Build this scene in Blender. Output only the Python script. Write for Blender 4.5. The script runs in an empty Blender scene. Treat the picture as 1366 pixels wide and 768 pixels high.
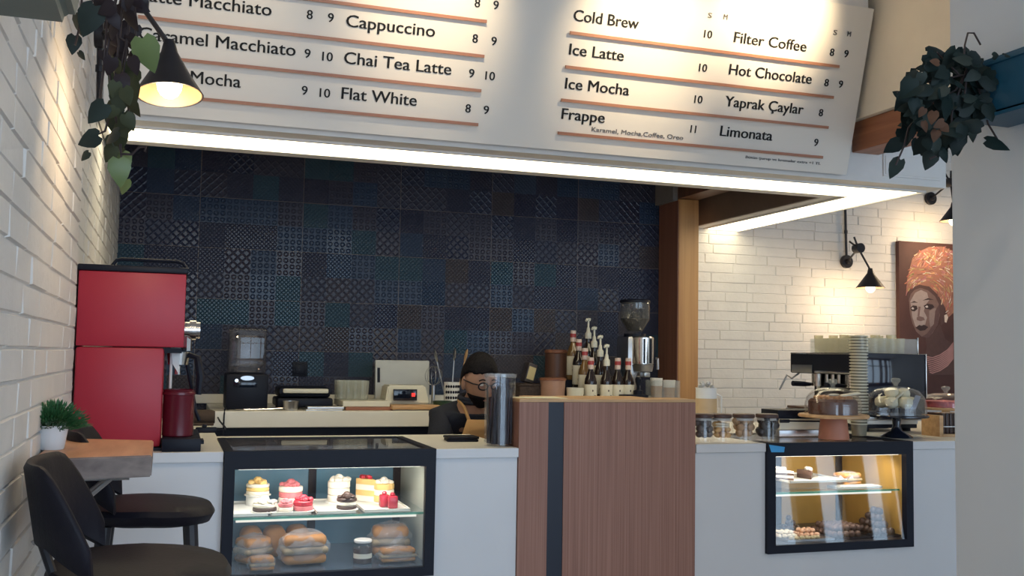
import bpy, bmesh, math, random
from mathutils import Vector, Matrix, Euler
random.seed(7)
sc = bpy.context.scene
COL = sc.collection
PI = math.pi
# ------------------------------------------------------------------ camera
F_PX = 1351.05
CZ = 1.30
pi_, ya_, ro_ = [math.radians(a) for a in (3.8383, 18.5456, 0.9754)]
FWD = Vector((math.sin(ya_)*math.cos(pi_), math.cos(ya_)*math.cos(pi_), math.sin(pi_)))
_R = Vector((math.cos(ya_), -math.sin(ya_), 0)); _U = _R.cross(FWD)
RT = _R*math.cos(ro_) + _U*math.sin(ro_)
UP = -_R*math.sin(ro_) + _U*math.cos(ro_)
CAM = Vector((0, 0, CZ))
cd = bpy.data.cameras.new('camera'); cam = bpy.data.objects.new('camera', cd); COL.objects.link(cam)
cd.sensor_width = 36; cd.lens = F_PX/1366*36; cd.clip_start = 0.05; cd.clip_end = 200
M3 = Matrix((RT, UP, -FWD)).transposed()
cam.matrix_world = Matrix.Translation(CAM) @ M3.to_4x4()
sc.camera = cam
def ray(x, y): return RT*((x-683)/F_PX) - UP*((y-384)/F_PX) + FWD
def _at(x, y, i, v):
    d = ray(x, y); return CAM + d*((v-CAM[i])/d[i])
def onx(x, y, X): return _at(x, y, 0, X)
def at(x, y, Y): return _at(x, y, 1, Y)
def onz(x, y, z): return _at(x, y, 2, z)
def mpp(p): return (Vector(p)-CAM).dot(FWD)/F_PX           # metres per pixel at a point
# ------------------------------------------------------------------ world, exposure
vs = sc.view_settings
vs.view_transform = 'Standard'; vs.look = 'None'; vs.gamma = 1; vs.exposure = 0.10; vs.use_curve_mapping = False
w = bpy.data.worlds.new('World'); sc.world = w; w.use_nodes = True
nt = w.node_tree; bg = nt.nodes['Background']
bg.inputs[0].default_value = (0.60, 0.79, 1.0, 1); bg.inputs[1].default_value = 3.7
sc.cycles.max_bounces = 8; sc.cycles.transparent_max_bounces = 24
sc.cycles.use_denoising = True
sc.cycles.sample_clamp_indirect = 6
def light(name, kind, loc, energy, color, target=None, **kw):
    l = bpy.data.lights.new(name, kind); l.energy = energy; l.color = color
    for k, v in kw.items(): setattr(l, k, v)
    o = bpy.data.objects.new(name, l); COL.objects.link(o); o.location = loc
    if target is not None:
        o.rotation_euler = (Vector(target)-Vector(loc)).to_track_quat('-Z', 'Y').to_euler()
    return o
WARM = (1.0, 0.74, 0.45)
# daylight coming through the shop window behind the camera (portal only guides the sky light)
pl = light('window_portal', 'AREA', (3.8, -2.42, 1.7), 1, (1, 1, 1), (3.8, 5, 1.7), shape='RECTANGLE', size=8.0, size_y=2.7)
pl.data.cycles.is_portal = True
# ------------------------------------------------------------------ materials
MATS = {}
def mat(name, col, rough=0.5, metal=0.0, noise=0.06, nscale=14, bump=0.0, bscale=60, spec=0.5, coat=0.0, emit=None, estr=0, trans=0, sub=0):
    if name in MATS: return MATS[name]
    m = bpy.data.materials.new(name); m.use_nodes = True; t = m.node_tree; N = t.nodes; L = t.links
    b = N['Principled BSDF']
    b.inputs['Roughness'].default_value = rough; b.inputs['Metallic'].default_value = metal
    b.inputs['Specular IOR Level'].default_value = spec; b.inputs['Coat Weight'].default_value = coat
    b.inputs['Base Color'].default_value = (*col, 1)
    if trans: b.inputs['Transmission Weight'].default_value = trans
    if emit: b.inputs['Emission Color'].default_value = (*emit, 1); b.inputs['Emission Strength'].default_value = estr
    tc = N.new('ShaderNodeTexCoord')
    if noise:
        n = N.new('ShaderNodeTexNoise'); n.inputs['Scale'].default_value = nscale; n.inputs['Detail'].default_value = 3
        L.new(tc.outputs['Object'], n.inputs['Vector'])
        r = N.new('ShaderNodeMix'); r.data_type = 'RGBA'
        r.inputs[6].default_value = (*[c*(1-noise*2) for c in col], 1); r.inputs[7].default_value = (*[min(1, c*(1+noise*2)) for c in col], 1)
        L.new(n.outputs[0], r.inputs[0]); L.new(r.outputs[2], b.inputs['Base Color'])
    if bump:
        n2 = N.new('ShaderNodeTexNoise'); n2.inputs['Scale'].default_value = bscale; n2.inputs['Detail'].default_value = 4
        L.new(tc.outputs['Object'], n2.inputs['Vector'])
        bp = N.new('ShaderNodeBump'); bp.inputs['Strength'].default_value = bump; bp.inputs['Distance'].default_value = 0.004
        L.new(n2.outputs[0], bp.inputs['Height']); L.new(bp.outputs[0], b.inputs['Normal'])
    MATS[name] = m; return m
def wood(name, c1, c2, scale=(40, 40, 1.5), rough=0.45, fine=1.0):
    if name in MATS: return MATS[name]
    m = bpy.data.materials.new(name); m.use_nodes = True; t = m.node_tree; N = t.nodes; L = t.links; b = N['Principled BSDF']
    tc = N.new('ShaderNodeTexCoord'); mp = N.new('ShaderNodeMapping'); mp.inputs['Scale'].default_value = scale
    n = N.new('ShaderNodeTexNoise'); n.inputs['Scale'].default_value = fine; n.inputs['Detail'].default_value = 6; n.inputs['Distortion'].default_value = 0.3
    r = N.new('ShaderNodeValToRGB'); r.color_ramp.elements[0].position = 0.33; r.color_ramp.elements[1].position = 0.68
    r.color_ramp.elements[0].color = (*c1, 1); r.color_ramp.elements[1].color = (*c2, 1)
    L.new(tc.outputs['Object'], mp.inputs[0]); L.new(mp.outputs[0], n.inputs['Vector']); L.new(n.outputs[0], r.inputs[0]); L.new(r.outputs[0], b.inputs['Base Color'])
    bp = N.new('ShaderNodeBump'); bp.inputs['Strength'].default_value = 0.15; bp.inputs['Distance'].default_value = 0.002
    L.new(n.outputs[0], bp.inputs['Height']); L.new(bp.outputs[0], b.inputs['Normal'])
    b.inputs['Roughness'].default_value = rough
    MATS[name] = m; return m
def glass(name, tint=(1, 1, 1), refl=1.0, rough=0.02, haze=0.0, hazecol=(0.8, 0.85, 0.9)):
    if name in MATS: return MATS[name]
    m = bpy.data.materials.new(name); m.use_nodes = True; t = m.node_tree; N = t.nodes; L = t.links
    N.remove(N['Principled BSDF']); out = N['Material Output']
    tr = N.new('ShaderNodeBsdfTransparent'); tr.inputs[0].default_value = (*tint, 1)
    gl = N.new('ShaderNodeBsdfGlossy'); gl.inputs['Roughness'].default_value = rough; gl.inputs[0].default_value = (refl, refl, refl, 1)
    lw = N.new('ShaderNodeLayerWeight'); lw.inputs[0].default_value = 0.5
    p4 = N.new('ShaderNodeMath'); p4.operation = 'POWER'; L.new(lw.outputs['Facing'], p4.inputs[0]); p4.inputs[1].default_value = 4.0
    fr = N.new('ShaderNodeMath'); fr.operation = 'MULTIPLY_ADD'; L.new(p4.outputs[0], fr.inputs[0]); fr.inputs[1].default_value = 0.45; fr.inputs[2].default_value = 0.04
    mx = N.new('ShaderNodeMixShader'); L.new(fr.outputs[0], mx.inputs[0]); L.new(tr.outputs[0], mx.inputs[1]); L.new(gl.outputs[0], mx.inputs[2])
    last = mx
    if haze:
        df = N.new('ShaderNodeBsdfDiffuse'); df.inputs[0].default_value = (*hazecol, 1)
        m2 = N.new('ShaderNodeMixShader'); m2.inputs[0].default_value = haze
        L.new(mx.outputs[0], m2.inputs[1]); L.new(df.outputs[0], m2.inputs[2]); last = m2
    L.new(last.outputs[0], out.inputs[0]); MATS[name] = m; return m
def emis(name, col, s):
    if name in MATS: return MATS[name]
    m = bpy.data.materials.new(name); m.use_nodes = True; t = m.node_tree; t.nodes.remove(t.nodes['Principled BSDF'])
    e = t.nodes.new('ShaderNodeEmission'); e.inputs[0].default_value = (*col, 1); e.inputs[1].default_value = s
    t.links.new(e.outputs[0], t.nodes['Material Output'].inputs[0]); MATS[name] = m; return m

white_brick = mat('white painted brick', (0.72, 0.69, 0.655), 0.6, noise=0.04, nscale=9, bump=0.55, bscale=45)
white_wall = mat('white plaster', (0.80, 0.79, 0.78), 0.6, noise=0.02)
cream_wall = mat('cream plaster', (0.80, 0.74, 0.64), 0.6, noise=0.02)
part_wall = mat('grey white plaster', (0.66, 0.71, 0.76), 0.6, noise=0.02, nscale=3)
ceil_m = mat('ceiling paint', (0.75, 0.73, 0.72), 0.7, noise=0.02)
floor_m = mat('grey floor', (0.30, 0.28, 0.27), 0.35, noise=0.1, nscale=5)
counter_m = mat('white counter laminate', (0.74, 0.75, 0.78), 0.35, noise=0.02, nscale=4)
ctop_m = mat('cream worktop', (0.86, 0.82, 0.72), 0.3, noise=0.02)
pier_m = wood('red brown ribbed veneer', (0.27, 0.125, 0.09), (0.40, 0.205, 0.15), (150, 150, 1.2), 0.5)
post_m = wood('tan wood', (0.42, 0.20, 0.065), (0.56, 0.30, 0.11), (30, 30, 1.0), 0.45)
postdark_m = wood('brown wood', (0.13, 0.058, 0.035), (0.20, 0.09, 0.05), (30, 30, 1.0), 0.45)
beam_m = wood('cherry wood', (0.26, 0.10, 0.05), (0.38, 0.16, 0.08), (25, 1.2, 25), 0.45)
table_m = wood('oiled table wood', (0.40, 0.19, 0.09), (0.60, 0.32, 0.17), (20, 3, 20), 0.4)
tedge_m = wood('greyed live edge', (0.16, 0.12, 0.11), (0.30, 0.24, 0.21), (14, 14, 30), 0.7)
light_wood = wood('light wood', (0.52, 0.30, 0.14), (0.68, 0.43, 0.22), (6, 40, 40), 0.45)
board_red = wood('red brown board', (0.24, 0.09, 0.05), (0.36, 0.15, 0.08), (4, 30, 30), 0.5)
black_m = mat('navy black plastic', (0.009, 0.011, 0.021), 0.45, noise=0.1, spec=0.22)
blackgloss = mat('gloss black panel', (0.008, 0.012, 0.026), 0.08, noise=0.05, coat=0.3)
blackmetal = mat('black lamp metal', (0.018, 0.017, 0.022), 0.42, 0.3, noise=0.1)
strip_m = mat('dark navy strip', (0.012, 0.016, 0.032), 0.4)
red_m = mat('red enamel', (0.46, 0.022, 0.045), 0.42, noise=0.03, nscale=5, bump=0.05, bscale=200)
dred_m = mat('dark red enamel', (0.13, 0.010, 0.022), 0.25, noise=0.05)
chrome = mat('polished steel', (0.72, 0.70, 0.68), 0.18, 1.0, noise=0.05)
steel = mat('brushed steel', (0.55, 0.55, 0.56), 0.32, 1.0, noise=0.05)
leather = mat('black leather', (0.009, 0.008, 0.014), 0.55, noise=0.15, bump=0.15, bscale=120, spec=0.22)
legwood = mat('black stained wood', (0.022, 0.02, 0.024), 0.5)
white_pl = mat('white plastic', (0.80, 0.79, 0.77), 0.35, noise=0.02)
cream_pl = mat('cream plastic', (0.78, 0.74, 0.60), 0.4, noise=0.03)
greyboard = mat('pale grey board', (0.60, 0.61, 0.58), 0.45, noise=0.03)
pot_m = mat('white ceramic', (0.82, 0.84, 0.86), 0.3, noise=0.02)
clear = glass('clear glass'); acry = glass('clear acrylic', (0.96, 0.97, 0.97), haze=0.12)
smoke_ac = glass('smoked acrylic', (0.62, 0.60, 0.62), haze=0.06, hazecol=(0.5, 0.48, 0.5))
casegl = glass('case glass', (0.97, 0.98, 0.98))
greenedge = glass('green glass edge', (0.45, 0.85, 0.75), haze=0.35, hazecol=(0.25, 0.6, 0.5))
paper_m = mat('white paper', (0.82, 0.80, 0.76), 0.7, noise=0.02)
copper = wood('copper wood lath', (0.40, 0.17, 0.10), (0.52, 0.25, 0.15), (1.0, 20, 20), 0.45)
ink = mat('black lettering', (0.012, 0.011, 0.011), 0.6, noise=0)
greyink = mat('grey lettering', (0.16, 0.15, 0.15), 0.6, noise=0)
panel_m = mat('off white sign panel', (0.82, 0.775, 0.71), 0.5, noise=0.015, nscale=2)
led_m = emis('led diffuser', (1.0, 0.88, 0.60), 5.5)
bulb_m = emis('warm bulb', (1.0, 0.76, 0.44), 7.0)
leaf_dark = mat('dark pothos leaf', (0.008, 0.018, 0.017), 0.5, noise=0.35, nscale=9, spec=0.2)
leaf_mid = mat('olive pothos leaf', (0.050, 0.058, 0.030), 0.5, noise=0.35, nscale=9, spec=0.25)
leaf_lime = mat('lime pothos leaf', (0.13, 0.18, 0.06), 0.4, noise=0.2, nscale=9)
leaf_grass = mat('fresh green sprigs', (0.035, 0.13, 0.045), 0.45, noise=0.35, nscale=20)
vine_m = mat('brown vine', (0.035, 0.022, 0.024), 0.6)
teal_m = mat('teal blue planter', (0.012, 0.085, 0.15), 0.4, noise=0.05)
planter_grey = mat('sage grey planter', (0.13, 0.16, 0.14), 0.5, noise=0.05)
beans_m = mat('roasted coffee beans', (0.018, 0.010, 0.008), 0.4, noise=0.3, nscale=90, bump=1.0, bscale=160)

def tile_material():
    m = bpy.data.materials.new('embossed dark tiles'); m.use_nodes = True; t = m.node_tree; N = t.nodes; L = t.links; b = N['Principled BSDF']
    def mth(op, a, c=None, d=None):
        n = N.new('ShaderNodeMath'); n.operation = op
        for i, v in enumerate((a, c, d)):
            if v is None: continue
            if isinstance(v, (int, float)): n.inputs[i].default_value = v
            else: L.new(v, n.inputs[i])
        return n.outputs[0]
    tc = N.new('ShaderNodeTexCoord'); sx = N.new('ShaderNodeSeparateXYZ'); L.new(tc.outputs['Object'], sx.inputs[0])
    X, Z = sx.outputs[0], sx.outputs[2]
    u = mth('DIVIDE', mth('ADD', X, 0.466), 0.15); v = mth('DIVIDE', mth('SUBTRACT', Z, 0.107), 0.15)
    cu, cv = mth('FLOOR', u), mth('FLOOR', v); fu, fv = mth('FRACT', u), mth('FRACT', v)
    cb = N.new('ShaderNodeCombineXYZ'); L.new(cu, cb.inputs[0]); L.new(cv, cb.inputs[1])
    wn = N.new('ShaderNodeTexWhiteNoise'); wn.noise_dimensions = '2D'; L.new(cb.outputs[0], wn.inputs['Vector'])
    val = wn.outputs['Value']
    sc2 = N.new('ShaderNodeSeparateColor'); L.new(wn.outputs['Color'], sc2.inputs[0]); c1, c2 = sc2.outputs[0], sc2.outputs[1]
    def tri(x, k): return mth('ABSOLUTE', mth('SUBTRACT', mth('FRACT', mth('MULTIPLY', x, k)), 0.5))   # 0..0.5
    # patterns
    pa = mth('MINIMUM', tri(mth('ADD', fu, fv), 6), tri(mth('SUBTRACT', fu, fv), 6))
    gx, gy = mth('SUBTRACT', mth('FRACT', mth('MULTIPLY', fu, 4)), 0.5), mth('SUBTRACT', mth('FRACT', mth('MULTIPLY', fv, 4)), 0.5)
    rad = mth('SQRT', mth('ADD', mth('MULTIPLY', gx, gx), mth('MULTIPLY', gy, gy)))
    pb = mth('MULTIPLY', mth('ABSOLUTE', mth('SUBTRACT', rad, 0.3)), 1.6)
    pc = mth('MINIMUM', tri(mth('ADD', fu, fv), 3), tri(mth('SUBTRACT', fu, fv), 3))
    cx, cy = mth('SUBTRACT', fu, 0.5), mth('SUBTRACT', fv, 0.5)
    dia = mth('ADD', mth('ABSOLUTE', cx), mth('ABSOLUTE', cy))
    pd = mth('MINIMUM', tri(dia, 6), tri(mth('ABSOLUTE', mth('SUBTRACT', mth('ABSOLUTE', cx), mth('ABSOLUTE', cy))), 6))
    def sel(th, a, c):
        g = mth('GREATER_THAN', val, th); return mth('ADD', mth('MULTIPLY', g, a), mth('MULTIPLY', mth('SUBTRACT', 1, g), c))
    pat = sel(0.72, pa, sel(0.48, pb, sel(0.24, pc, pd)))
    ridge = mth('SUBTRACT', 1, mth('MINIMUM', mth('MULTIPLY', pat, 5), 1))
    # grout of the 60x30 slabs
    us, vs_ = mth('FRACT', mth('DIVIDE', u, 4)), mth('FRACT', mth('DIVIDE', v, 2))
    ge = mth('MINIMUM', mth('MULTIPLY', mth('MINIMUM', us, mth('SUBTRACT', 1, us)), 0.6), mth('MULTIPLY', mth('MINIMUM', vs_, mth('SUBTRACT', 1, vs_)), 0.3))
    grout = mth('LESS_THAN', ge, 0.0019)
    ramp = N.new('ShaderNodeValToRGB'); ramp.color_ramp.interpolation = 'CONSTANT'
    els = ramp.color_ramp.elements; els[0].position = 0; els[0].color = (0.023, 0.028, 0.060, 1); els[1].position = 0.35; els[1].color = (0.032, 0.032, 0.058, 1)
    for p, c in ((0.6, (0.020, 0.040, 0.086, 1)), (0.8, (0.018, 0.055, 0.088, 1)), (0.92, (0.044, 0.036, 0.046, 1))):
        e = els.new(p); e.color = c
    L.new(c1, ramp.inputs[0])
    mx = N.new('ShaderNodeMix'); mx.data_type = 'RGBA'; L.new(mth('MULTIPLY', ridge, 0.16), mx.inputs[0]); L.new(ramp.outputs[0], mx.inputs[6]); mx.inputs[7].default_value = (0.035, 0.034, 0.045, 1)
    m3 = N.new('ShaderNodeMix'); m3.data_type = 'RGBA'; L.new(grout, m3.inputs[0]); L.new(mx.outputs[2], m3.inputs[6]); m3.inputs[7].default_value = (0.13, 0.11, 0.11, 1)
    L.new(m3.outputs[2], b.inputs['Base Color'])
    bp = N.new('ShaderNodeBump'); b.inputs['Specular IOR Level'].default_value = 0.38
    bp.inputs['Strength'].default_value = 0.6; bp.inputs['Distance'].default_value = 0.0035
    L.new(mth('SUBTRACT', ridge, mth('MULTIPLY', grout, 1.5)), bp.inputs['Height']); L.new(bp.outputs[0], b.inputs['Normal'])
    L.new(mth('ADD', 0.22, mth('MULTIPLY', c2, 0.2)), b.inputs['Roughness'])
    return m
tile_m = tile_material()
# ------------------------------------------------------------------ mesh builder (world coordinates)
class B:
    def __init__(s): s.bm = bmesh.new(); s.mi = 0
    def _new(s, before, mi=None):
        for f in s.bm.faces[before:] if False else []: pass
    def box(s, x0, x1, y0, y1, z0, z1, bev=0.0, seg=2, rot=None, c=None):
        v = [s.bm.verts.new((x, y, z)) for z in (z0, z1) for y in (y0, y1) for x in (x0, x1)]
        fs = [s.bm.faces.new([v[i] for i in q]) for q in ((0, 2, 3, 1), (4, 5, 7, 6), (0, 1, 5, 4), (2, 6, 7, 3), (0, 4, 6, 2), (1, 3, 7, 5))]
        vs_ = v
        if bev:
            es = list({e for f in fs for e in f.edges})
            r = bmesh.ops.bevel(s.bm, geom=es, offset=bev, segments=seg, profile=0.5, affect='EDGES')
            vs_ = list({vv for f in r['faces'] for vv in f.verts} | {vv for vv in v if vv.is_valid})
        if rot is not None:
            cc = Vector(c) if c is not None else Vector(((x0+x1)/2, (y0+y1)/2, (z0+z1)/2))
            mt = rot.to_matrix() if isinstance(rot, Euler) else rot
            for vv in vs_: vv.co = cc + mt @ (vv.co-cc)
        return s
    def lathe(s, prof, c=(0, 0, 0), seg=24, sx=1, sy=1, M=None):
        c = Vector(c); rings = []
        for r, z in prof:
            if r < 1e-6: ring = [s.bm.verts.new(Vector((0, 0, z)))]
            else: ring = [s.bm.verts.new(Vector((r*sx*math.cos(2*PI*i/seg), r*sy*math.sin(2*PI*i/seg), z))) for i in range(seg)]
            rings.append(ring)
        for a, b in zip(rings, rings[1:]):
            for i in range(seg):
                j = (i+1) % seg
                q = [a[0]] if len(a) == 1 else [a[i], a[j]]
                q2 = [b[0]] if len(b) == 1 else [b[j], b[i]]
                if len(q)+len(q2) >= 3: s.bm.faces.new(q+q2)
        for ring in rings:
            for v in ring: v.co = (M @ v.co if M is not None else v.co) + c
        return s
    def cyl(s, c, r, h, seg=24, r2=None, bev=0.0, M=None):
        r2 = r if r2 is None else r2
        if bev: p = [(0, 0), (r-bev, 0), (r, bev), (r2, h-bev), (r2-bev, h), (0, h)]
        else: p = [(0, 0), (r, 0), (r2, h), (0, h)]
        return s.lathe(p, c, seg, M=M)
    def tube(s, pts, r, seg=8, cap=True):
        pts = [Vector(p) for p in pts]; n = len(pts); rr = r if isinstance(r, (list, tuple)) else [r]*n
        rings = []; ref = None
        for i, p in enumerate(pts):
            d = (pts[min(i+1, n-1)]-pts[max(i-1, 0)]).normalized()
            if ref is None: ref = d.orthogonal().normalized()
            ref = (ref-d*ref.dot(d)).normalized() if (ref-d*ref.dot(d)).length > 1e-5 else d.orthogonal().normalized()
            q = d.cross(ref)
            rings.append([s.bm.verts.new(p+(ref*math.cos(2*PI*k/seg)+q*math.sin(2*PI*k/seg))*rr[i]) for k in range(seg)])
        for a, b in zip(rings, rings[1:]):
            for i in range(seg): s.bm.faces.new((a[i], a[(i+1) % seg], b[(i+1) % seg], b[i]))
        if cap: s.bm.faces.new(rings[0][::-1]); s.bm.faces.new(rings[-1])
        return s
    def ell(s, c, rx, ry, rz, seg=16, M=None, jit=0.0, rnd=random):
        n = seg//2; p = [(math.sin(PI*i/n), -math.cos(PI*i/n)) for i in range(n+1)]; p[0] = (0, -1); p[-1] = (0, 1)
        k0 = len(s.bm.verts); S = Matrix.Diagonal((rx, ry, rz)); MM = (M @ S) if M is not None else S
        s.lathe(p, c, seg, M=MM)
        if jit:
            s.bm.verts.ensure_lookup_table()
            for v in s.bm.verts[k0:]: v.co = Vector(c)+(v.co-Vector(c))*(1+rnd.uniform(-jit, jit))
        return s
    def poly(s, pts):
        return s.bm.faces.new([s.bm.verts.new(p) for p in pts])
    def prism(s, pts, off):
        off = Vector(off); a = [s.bm.verts.new(p) for p in pts]; b = [s.bm.verts.new(Vector(p)+off) for p in pts]
        s.bm.faces.new(a[::-1]); s.bm.faces.new(b); n = len(a)
        for i in range(n): s.bm.faces.new((a[i], a[(i+1) % n], b[(i+1) % n], b[i]))
        return s
    def obj(s, name, m, parent=None, origin=None, smooth=True, ang=35, world_parent=None):
        o0 = Vector(origin) if origin is not None else (wloc(parent) if parent is not None else Vector((0, 0, 0)))
        bmesh.ops.recalc_face_normals(s.bm, faces=s.bm.faces)
        for v in s.bm.verts: v.co -= o0
        me = bpy.data.meshes.new(name); s.bm.to_mesh(me); s.bm.free()
        for mm in (m if isinstance(m, (list, tuple)) else [m]): me.materials.append(mm)
        if smooth:
            for p in me.polygons: p.use_smooth = True
            me.set_sharp_from_angle(angle=math.radians(ang))
        o = bpy.data.objects.new(name, me); COL.objects.link(o)
        if parent is not None: o.parent = parent; o.location = o0-wloc(parent)
        else: o.location = o0
        return o
def wloc(o):
    v = Vector(o.location)
    while o.parent is not None: o = o.parent; v = v+Vector(o.location)
    return v
def thing(name, label, cat, loc, group=None):
    o = bpy.data.objects.new(name, None); COL.objects.link(o); o.location = loc; o.empty_display_size = 0.05
    o['label'] = label; o['category'] = cat
    if group: o['group'] = group
    return o
def tag(o, label, cat, group=None, kind=None):
    o['label'] = label; o['category'] = cat
    if group: o['group'] = group
    if kind: o['kind'] = kind
    return o
def struct(o, label=None):
    o['kind'] = 'structure'
    if label: o['label'] = label; o['category'] = 'structure' if False else o.name.split('_')[0]
    return o
def dup(root, loc, label=None, rz=0, scale=None):
    r = root.copy(); COL.objects.link(r); r.location = loc; r.rotation_euler = (0, 0, rz)
    if scale: r.scale = scale
    if label: r['label'] = label
    for ch in list(root.children):
        c = ch.copy(); COL.objects.link(c); c.parent = r
        for g in list(ch.children):
            d = g.copy(); COL.objects.link(d); d.parent = c
    return r
# ------------------------------------------------------------------ key dimensions
XL, YB, ZC = -0.313, 6.2, 3.15           # left wall, back wall, ceiling
ZCT = CZ-0.341                            # front counter top 0.959
ZPIER = CZ-0.160
ZBK = CZ-0.306                            # back counter top
ZS = CZ+0.905                             # underside of dropped soffit
# ------------------------------------------------------------------ setting
struct(B().box(-0.5, 8.2, -2.6, 6.5, -0.1, 0).obj('floor', floor_m, smooth=False), 'grey floor of the coffee shop')
struct(B().box(-0.5, 8.2, -2.6, 6.5, ZC, ZC+0.1).obj('ceiling', ceil_m, smooth=False), 'plain pale ceiling above the sign')

def brick_wall(name, u0, u1, z0, z1, place, thick_fn, seed, course=0.0665, lmin=0.15, lmax=0.27):
    """bricks of irregular length with chamfered faces; place(u, z, d) -> world point, d towards the room"""
    rnd = random.Random(seed); b = B(); bm = b.bm
    bm.faces.new([bm.verts.new(place(*p)) for p in ((u0, z0, 0), (u1, z0, 0), (u1, z1, 0), (u0, z1, 0))])
    z = z0-rnd.uniform(0, course)
    while z < z1:
        u = u0-rnd.uniform(0, lmax)
        while u < u1:
            l = rnd.uniform(lmin, lmax)
            a0, a1 = max(u+0.002, u0), min(u+l-0.002, u1); b0, b1 = max(z+0.002, z0), min(z+course-0.002, z1)
            if a1-a0 > 0.02 and b1-b0 > 0.01:
                d = thick_fn(rnd); dd = [d+rnd.uniform(-0.0015, 0.0015) for _ in range(4)]; ch = min(0.0035, (a1-a0)/4); w_ = [rnd.uniform(-0.0012, 0.0012) for _ in range(4)]
                base = [bm.verts.new(place(x, y+w_[k], 0)) for k, (x, y) in enumerate(((a0, b0), (a1, b0), (a1, b1), (a0, b1)))]
                top = [bm.verts.new(place(x, y+w_[k], dd[k])) for k, (x, y) in enumerate(((a0+ch, b0+ch*.8), (a1-ch, b0+ch*.8), (a1-ch, b1-ch*.8), (a0+ch, b1-ch*.8)))]
                bm.faces.new(top)
                for i in range(4): bm.faces.new((base[i], base[(i+1) % 4], top[(i+1) % 4], top[i]))
            u += l
        z += course
    return b
ZB0 = CZ+0.24-0.0665*23
o = brick_wall('wall_left', 3.5, YB, 0, ZC, lambda u, z, d: (XL+d, u, z), lambda r: r.uniform(0.004, 0.0065), 3).obj('wall_left', white_brick, smooth=False)
struct(o, 'white painted brick wall on the left, rear part behind the red machine')
b = brick_wall('wall_left_near', 0.2, 3.48, ZB0, ZC, lambda u, z, d: (-0.294+d, u, z), lambda r: r.uniform(0.0045, 0.008), 5, lmin=0.2, lmax=0.3)
b.box(XL-0.1, -0.2945, -2.5, 3.475, 0, ZC)
o = b.obj('wall_left_front', white_brick, smooth=False); struct(o, 'white painted brick cladding on the left wall beside the table')
struct(B().box(XL-0.12, XL-0.001, 3.4, YB+0.1, 0, ZC).obj('wall_left_backing', white_wall, smooth=False))
struct(B().box(XL, 3.136, YB, YB+0.1, 0, ZC).obj('wall_back', tile_m, smooth=False), 'dark embossed patchwork tile wall behind the bar')
o = brick_wall('wall_back_right', 3.15, 8.0, 0.6, ZC, lambda u, z, d: (u, YB-d, z), lambda r: r.uniform(0.004, 0.0075), 11, lmin=0.2, lmax=0.36).obj('wall_back_right', white_brick, smooth=False)
struct(o, 'white painted brick wall at the back right behind the coffee machine')
struct(B().box(3.136, 8.1, YB+0.001, YB+0.1, 0, ZC).obj('wall_back_backing', white_wall, smooth=False))
struct(B().box(8.0, 8.1, -2.5, YB, 0, ZC).obj('wall_right', cream_wall, smooth=False), 'cream wall at the far right of the room')
# plain partition on the right with the blue planter
struct(B().box(2.441, 2.80, 0.9, 2.70, 0, ZC, 0.004).obj('wall_right_partition', part_wall, smooth=False), 'plain grey white wall end along the right edge carrying the blue planter')
# shop window behind the camera: wooden frame and sills
b = B()
for x in (-0.3, 1.3, 2.9, 4.5, 5.7, 7.7): b.box(x, x+0.12, -2.5, -2.4, 0.0, ZC)
for x in (6.50, 7.12): b.box(x, x+0.32, -2.5, -2.4, 0.0, ZC)  # extra wide posts, unseen, added to stripe the fridge glass reflection
b.box(-0.3, 8.0, -2.5, -2.4, 0, 0.35); b.box(-0.3, 8.0, -2.5, -2.4, 2.95, ZC); b.box(-0.3, 8.0, -2.5, -2.4, 2.2, 2.28)
struct(b.obj('window_1', post_m, smooth=False), 'tan wooden shop window frame behind the viewer')
# dropped soffit: front leg and right leg, with bulkhead
b = B(); b.box(XL+0.01, 3.78, 4.22, 4.74, ZS, ZC-0.002); struct(b.obj('ceiling_soffit', white_wall, smooth=False), 'white dropped soffit carrying the lit strip above the bar')
b = B(); b.box(3.39, 3.78, 4.74, YB-0.012, ZS, ZC-0.002); struct(b.obj('ceiling_soffit_return', white_wall, smooth=False), 'return leg of the dropped soffit running back to the brick wall')
struct(B().box(XL+0.02, 3.13, 3.995, 4.218, CZ+1.70, ZC-0.002, 0.003).obj('ceiling_bulkhead', white_wall, smooth=False), 'white bulkhead above the menu board')
# led strip (L shaped)
ld = thing('led_strip_light', 'long glowing white strip light in the underside of the soffit, turning the corner at right', 'strip light', (1.6, 4.48, ZS))
b = B(); pts = [(XL+0.04, 4.345), (3.715, 4.345), (3.735, YB-0.02), (3.50, YB-0.02), (3.475, 4.61), (XL+0.04, 4.61)]
b.prism([(x, y, ZS-0.006) for x, y in pts], (0, 0, 0.004)); b.obj('diffuser', led_m, ld, smooth=False)
b = B()
for x0, x1, y0, y1 in ((XL+0.03, 3.745, 4.325, 4.345), (XL+0.03, 3.475, 4.61, 4.63)): b.box(x0, x1, y0, y1, ZS-0.009, ZS)
b.box(3.735, 3.752, 4.345, YB-0.02, ZS-0.009, ZS); b.box(3.46, 3.477, 4.63, YB-0.02, ZS-0.009, ZS)
b.obj('frame', white_wall, ld, smooth=False)
# access panel on fascia
b = B(); b.box(3.385, 3.74, 4.212, 4.219, CZ+0.94, CZ+1.055, 0.002); b.box(3.395, 3.73, 4.208, 4.213, CZ+0.95, CZ+1.045, 0.002)
struct(b.obj('trim_1', white_wall, smooth=False), 'white rectangular panel on the soffit face')
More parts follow.
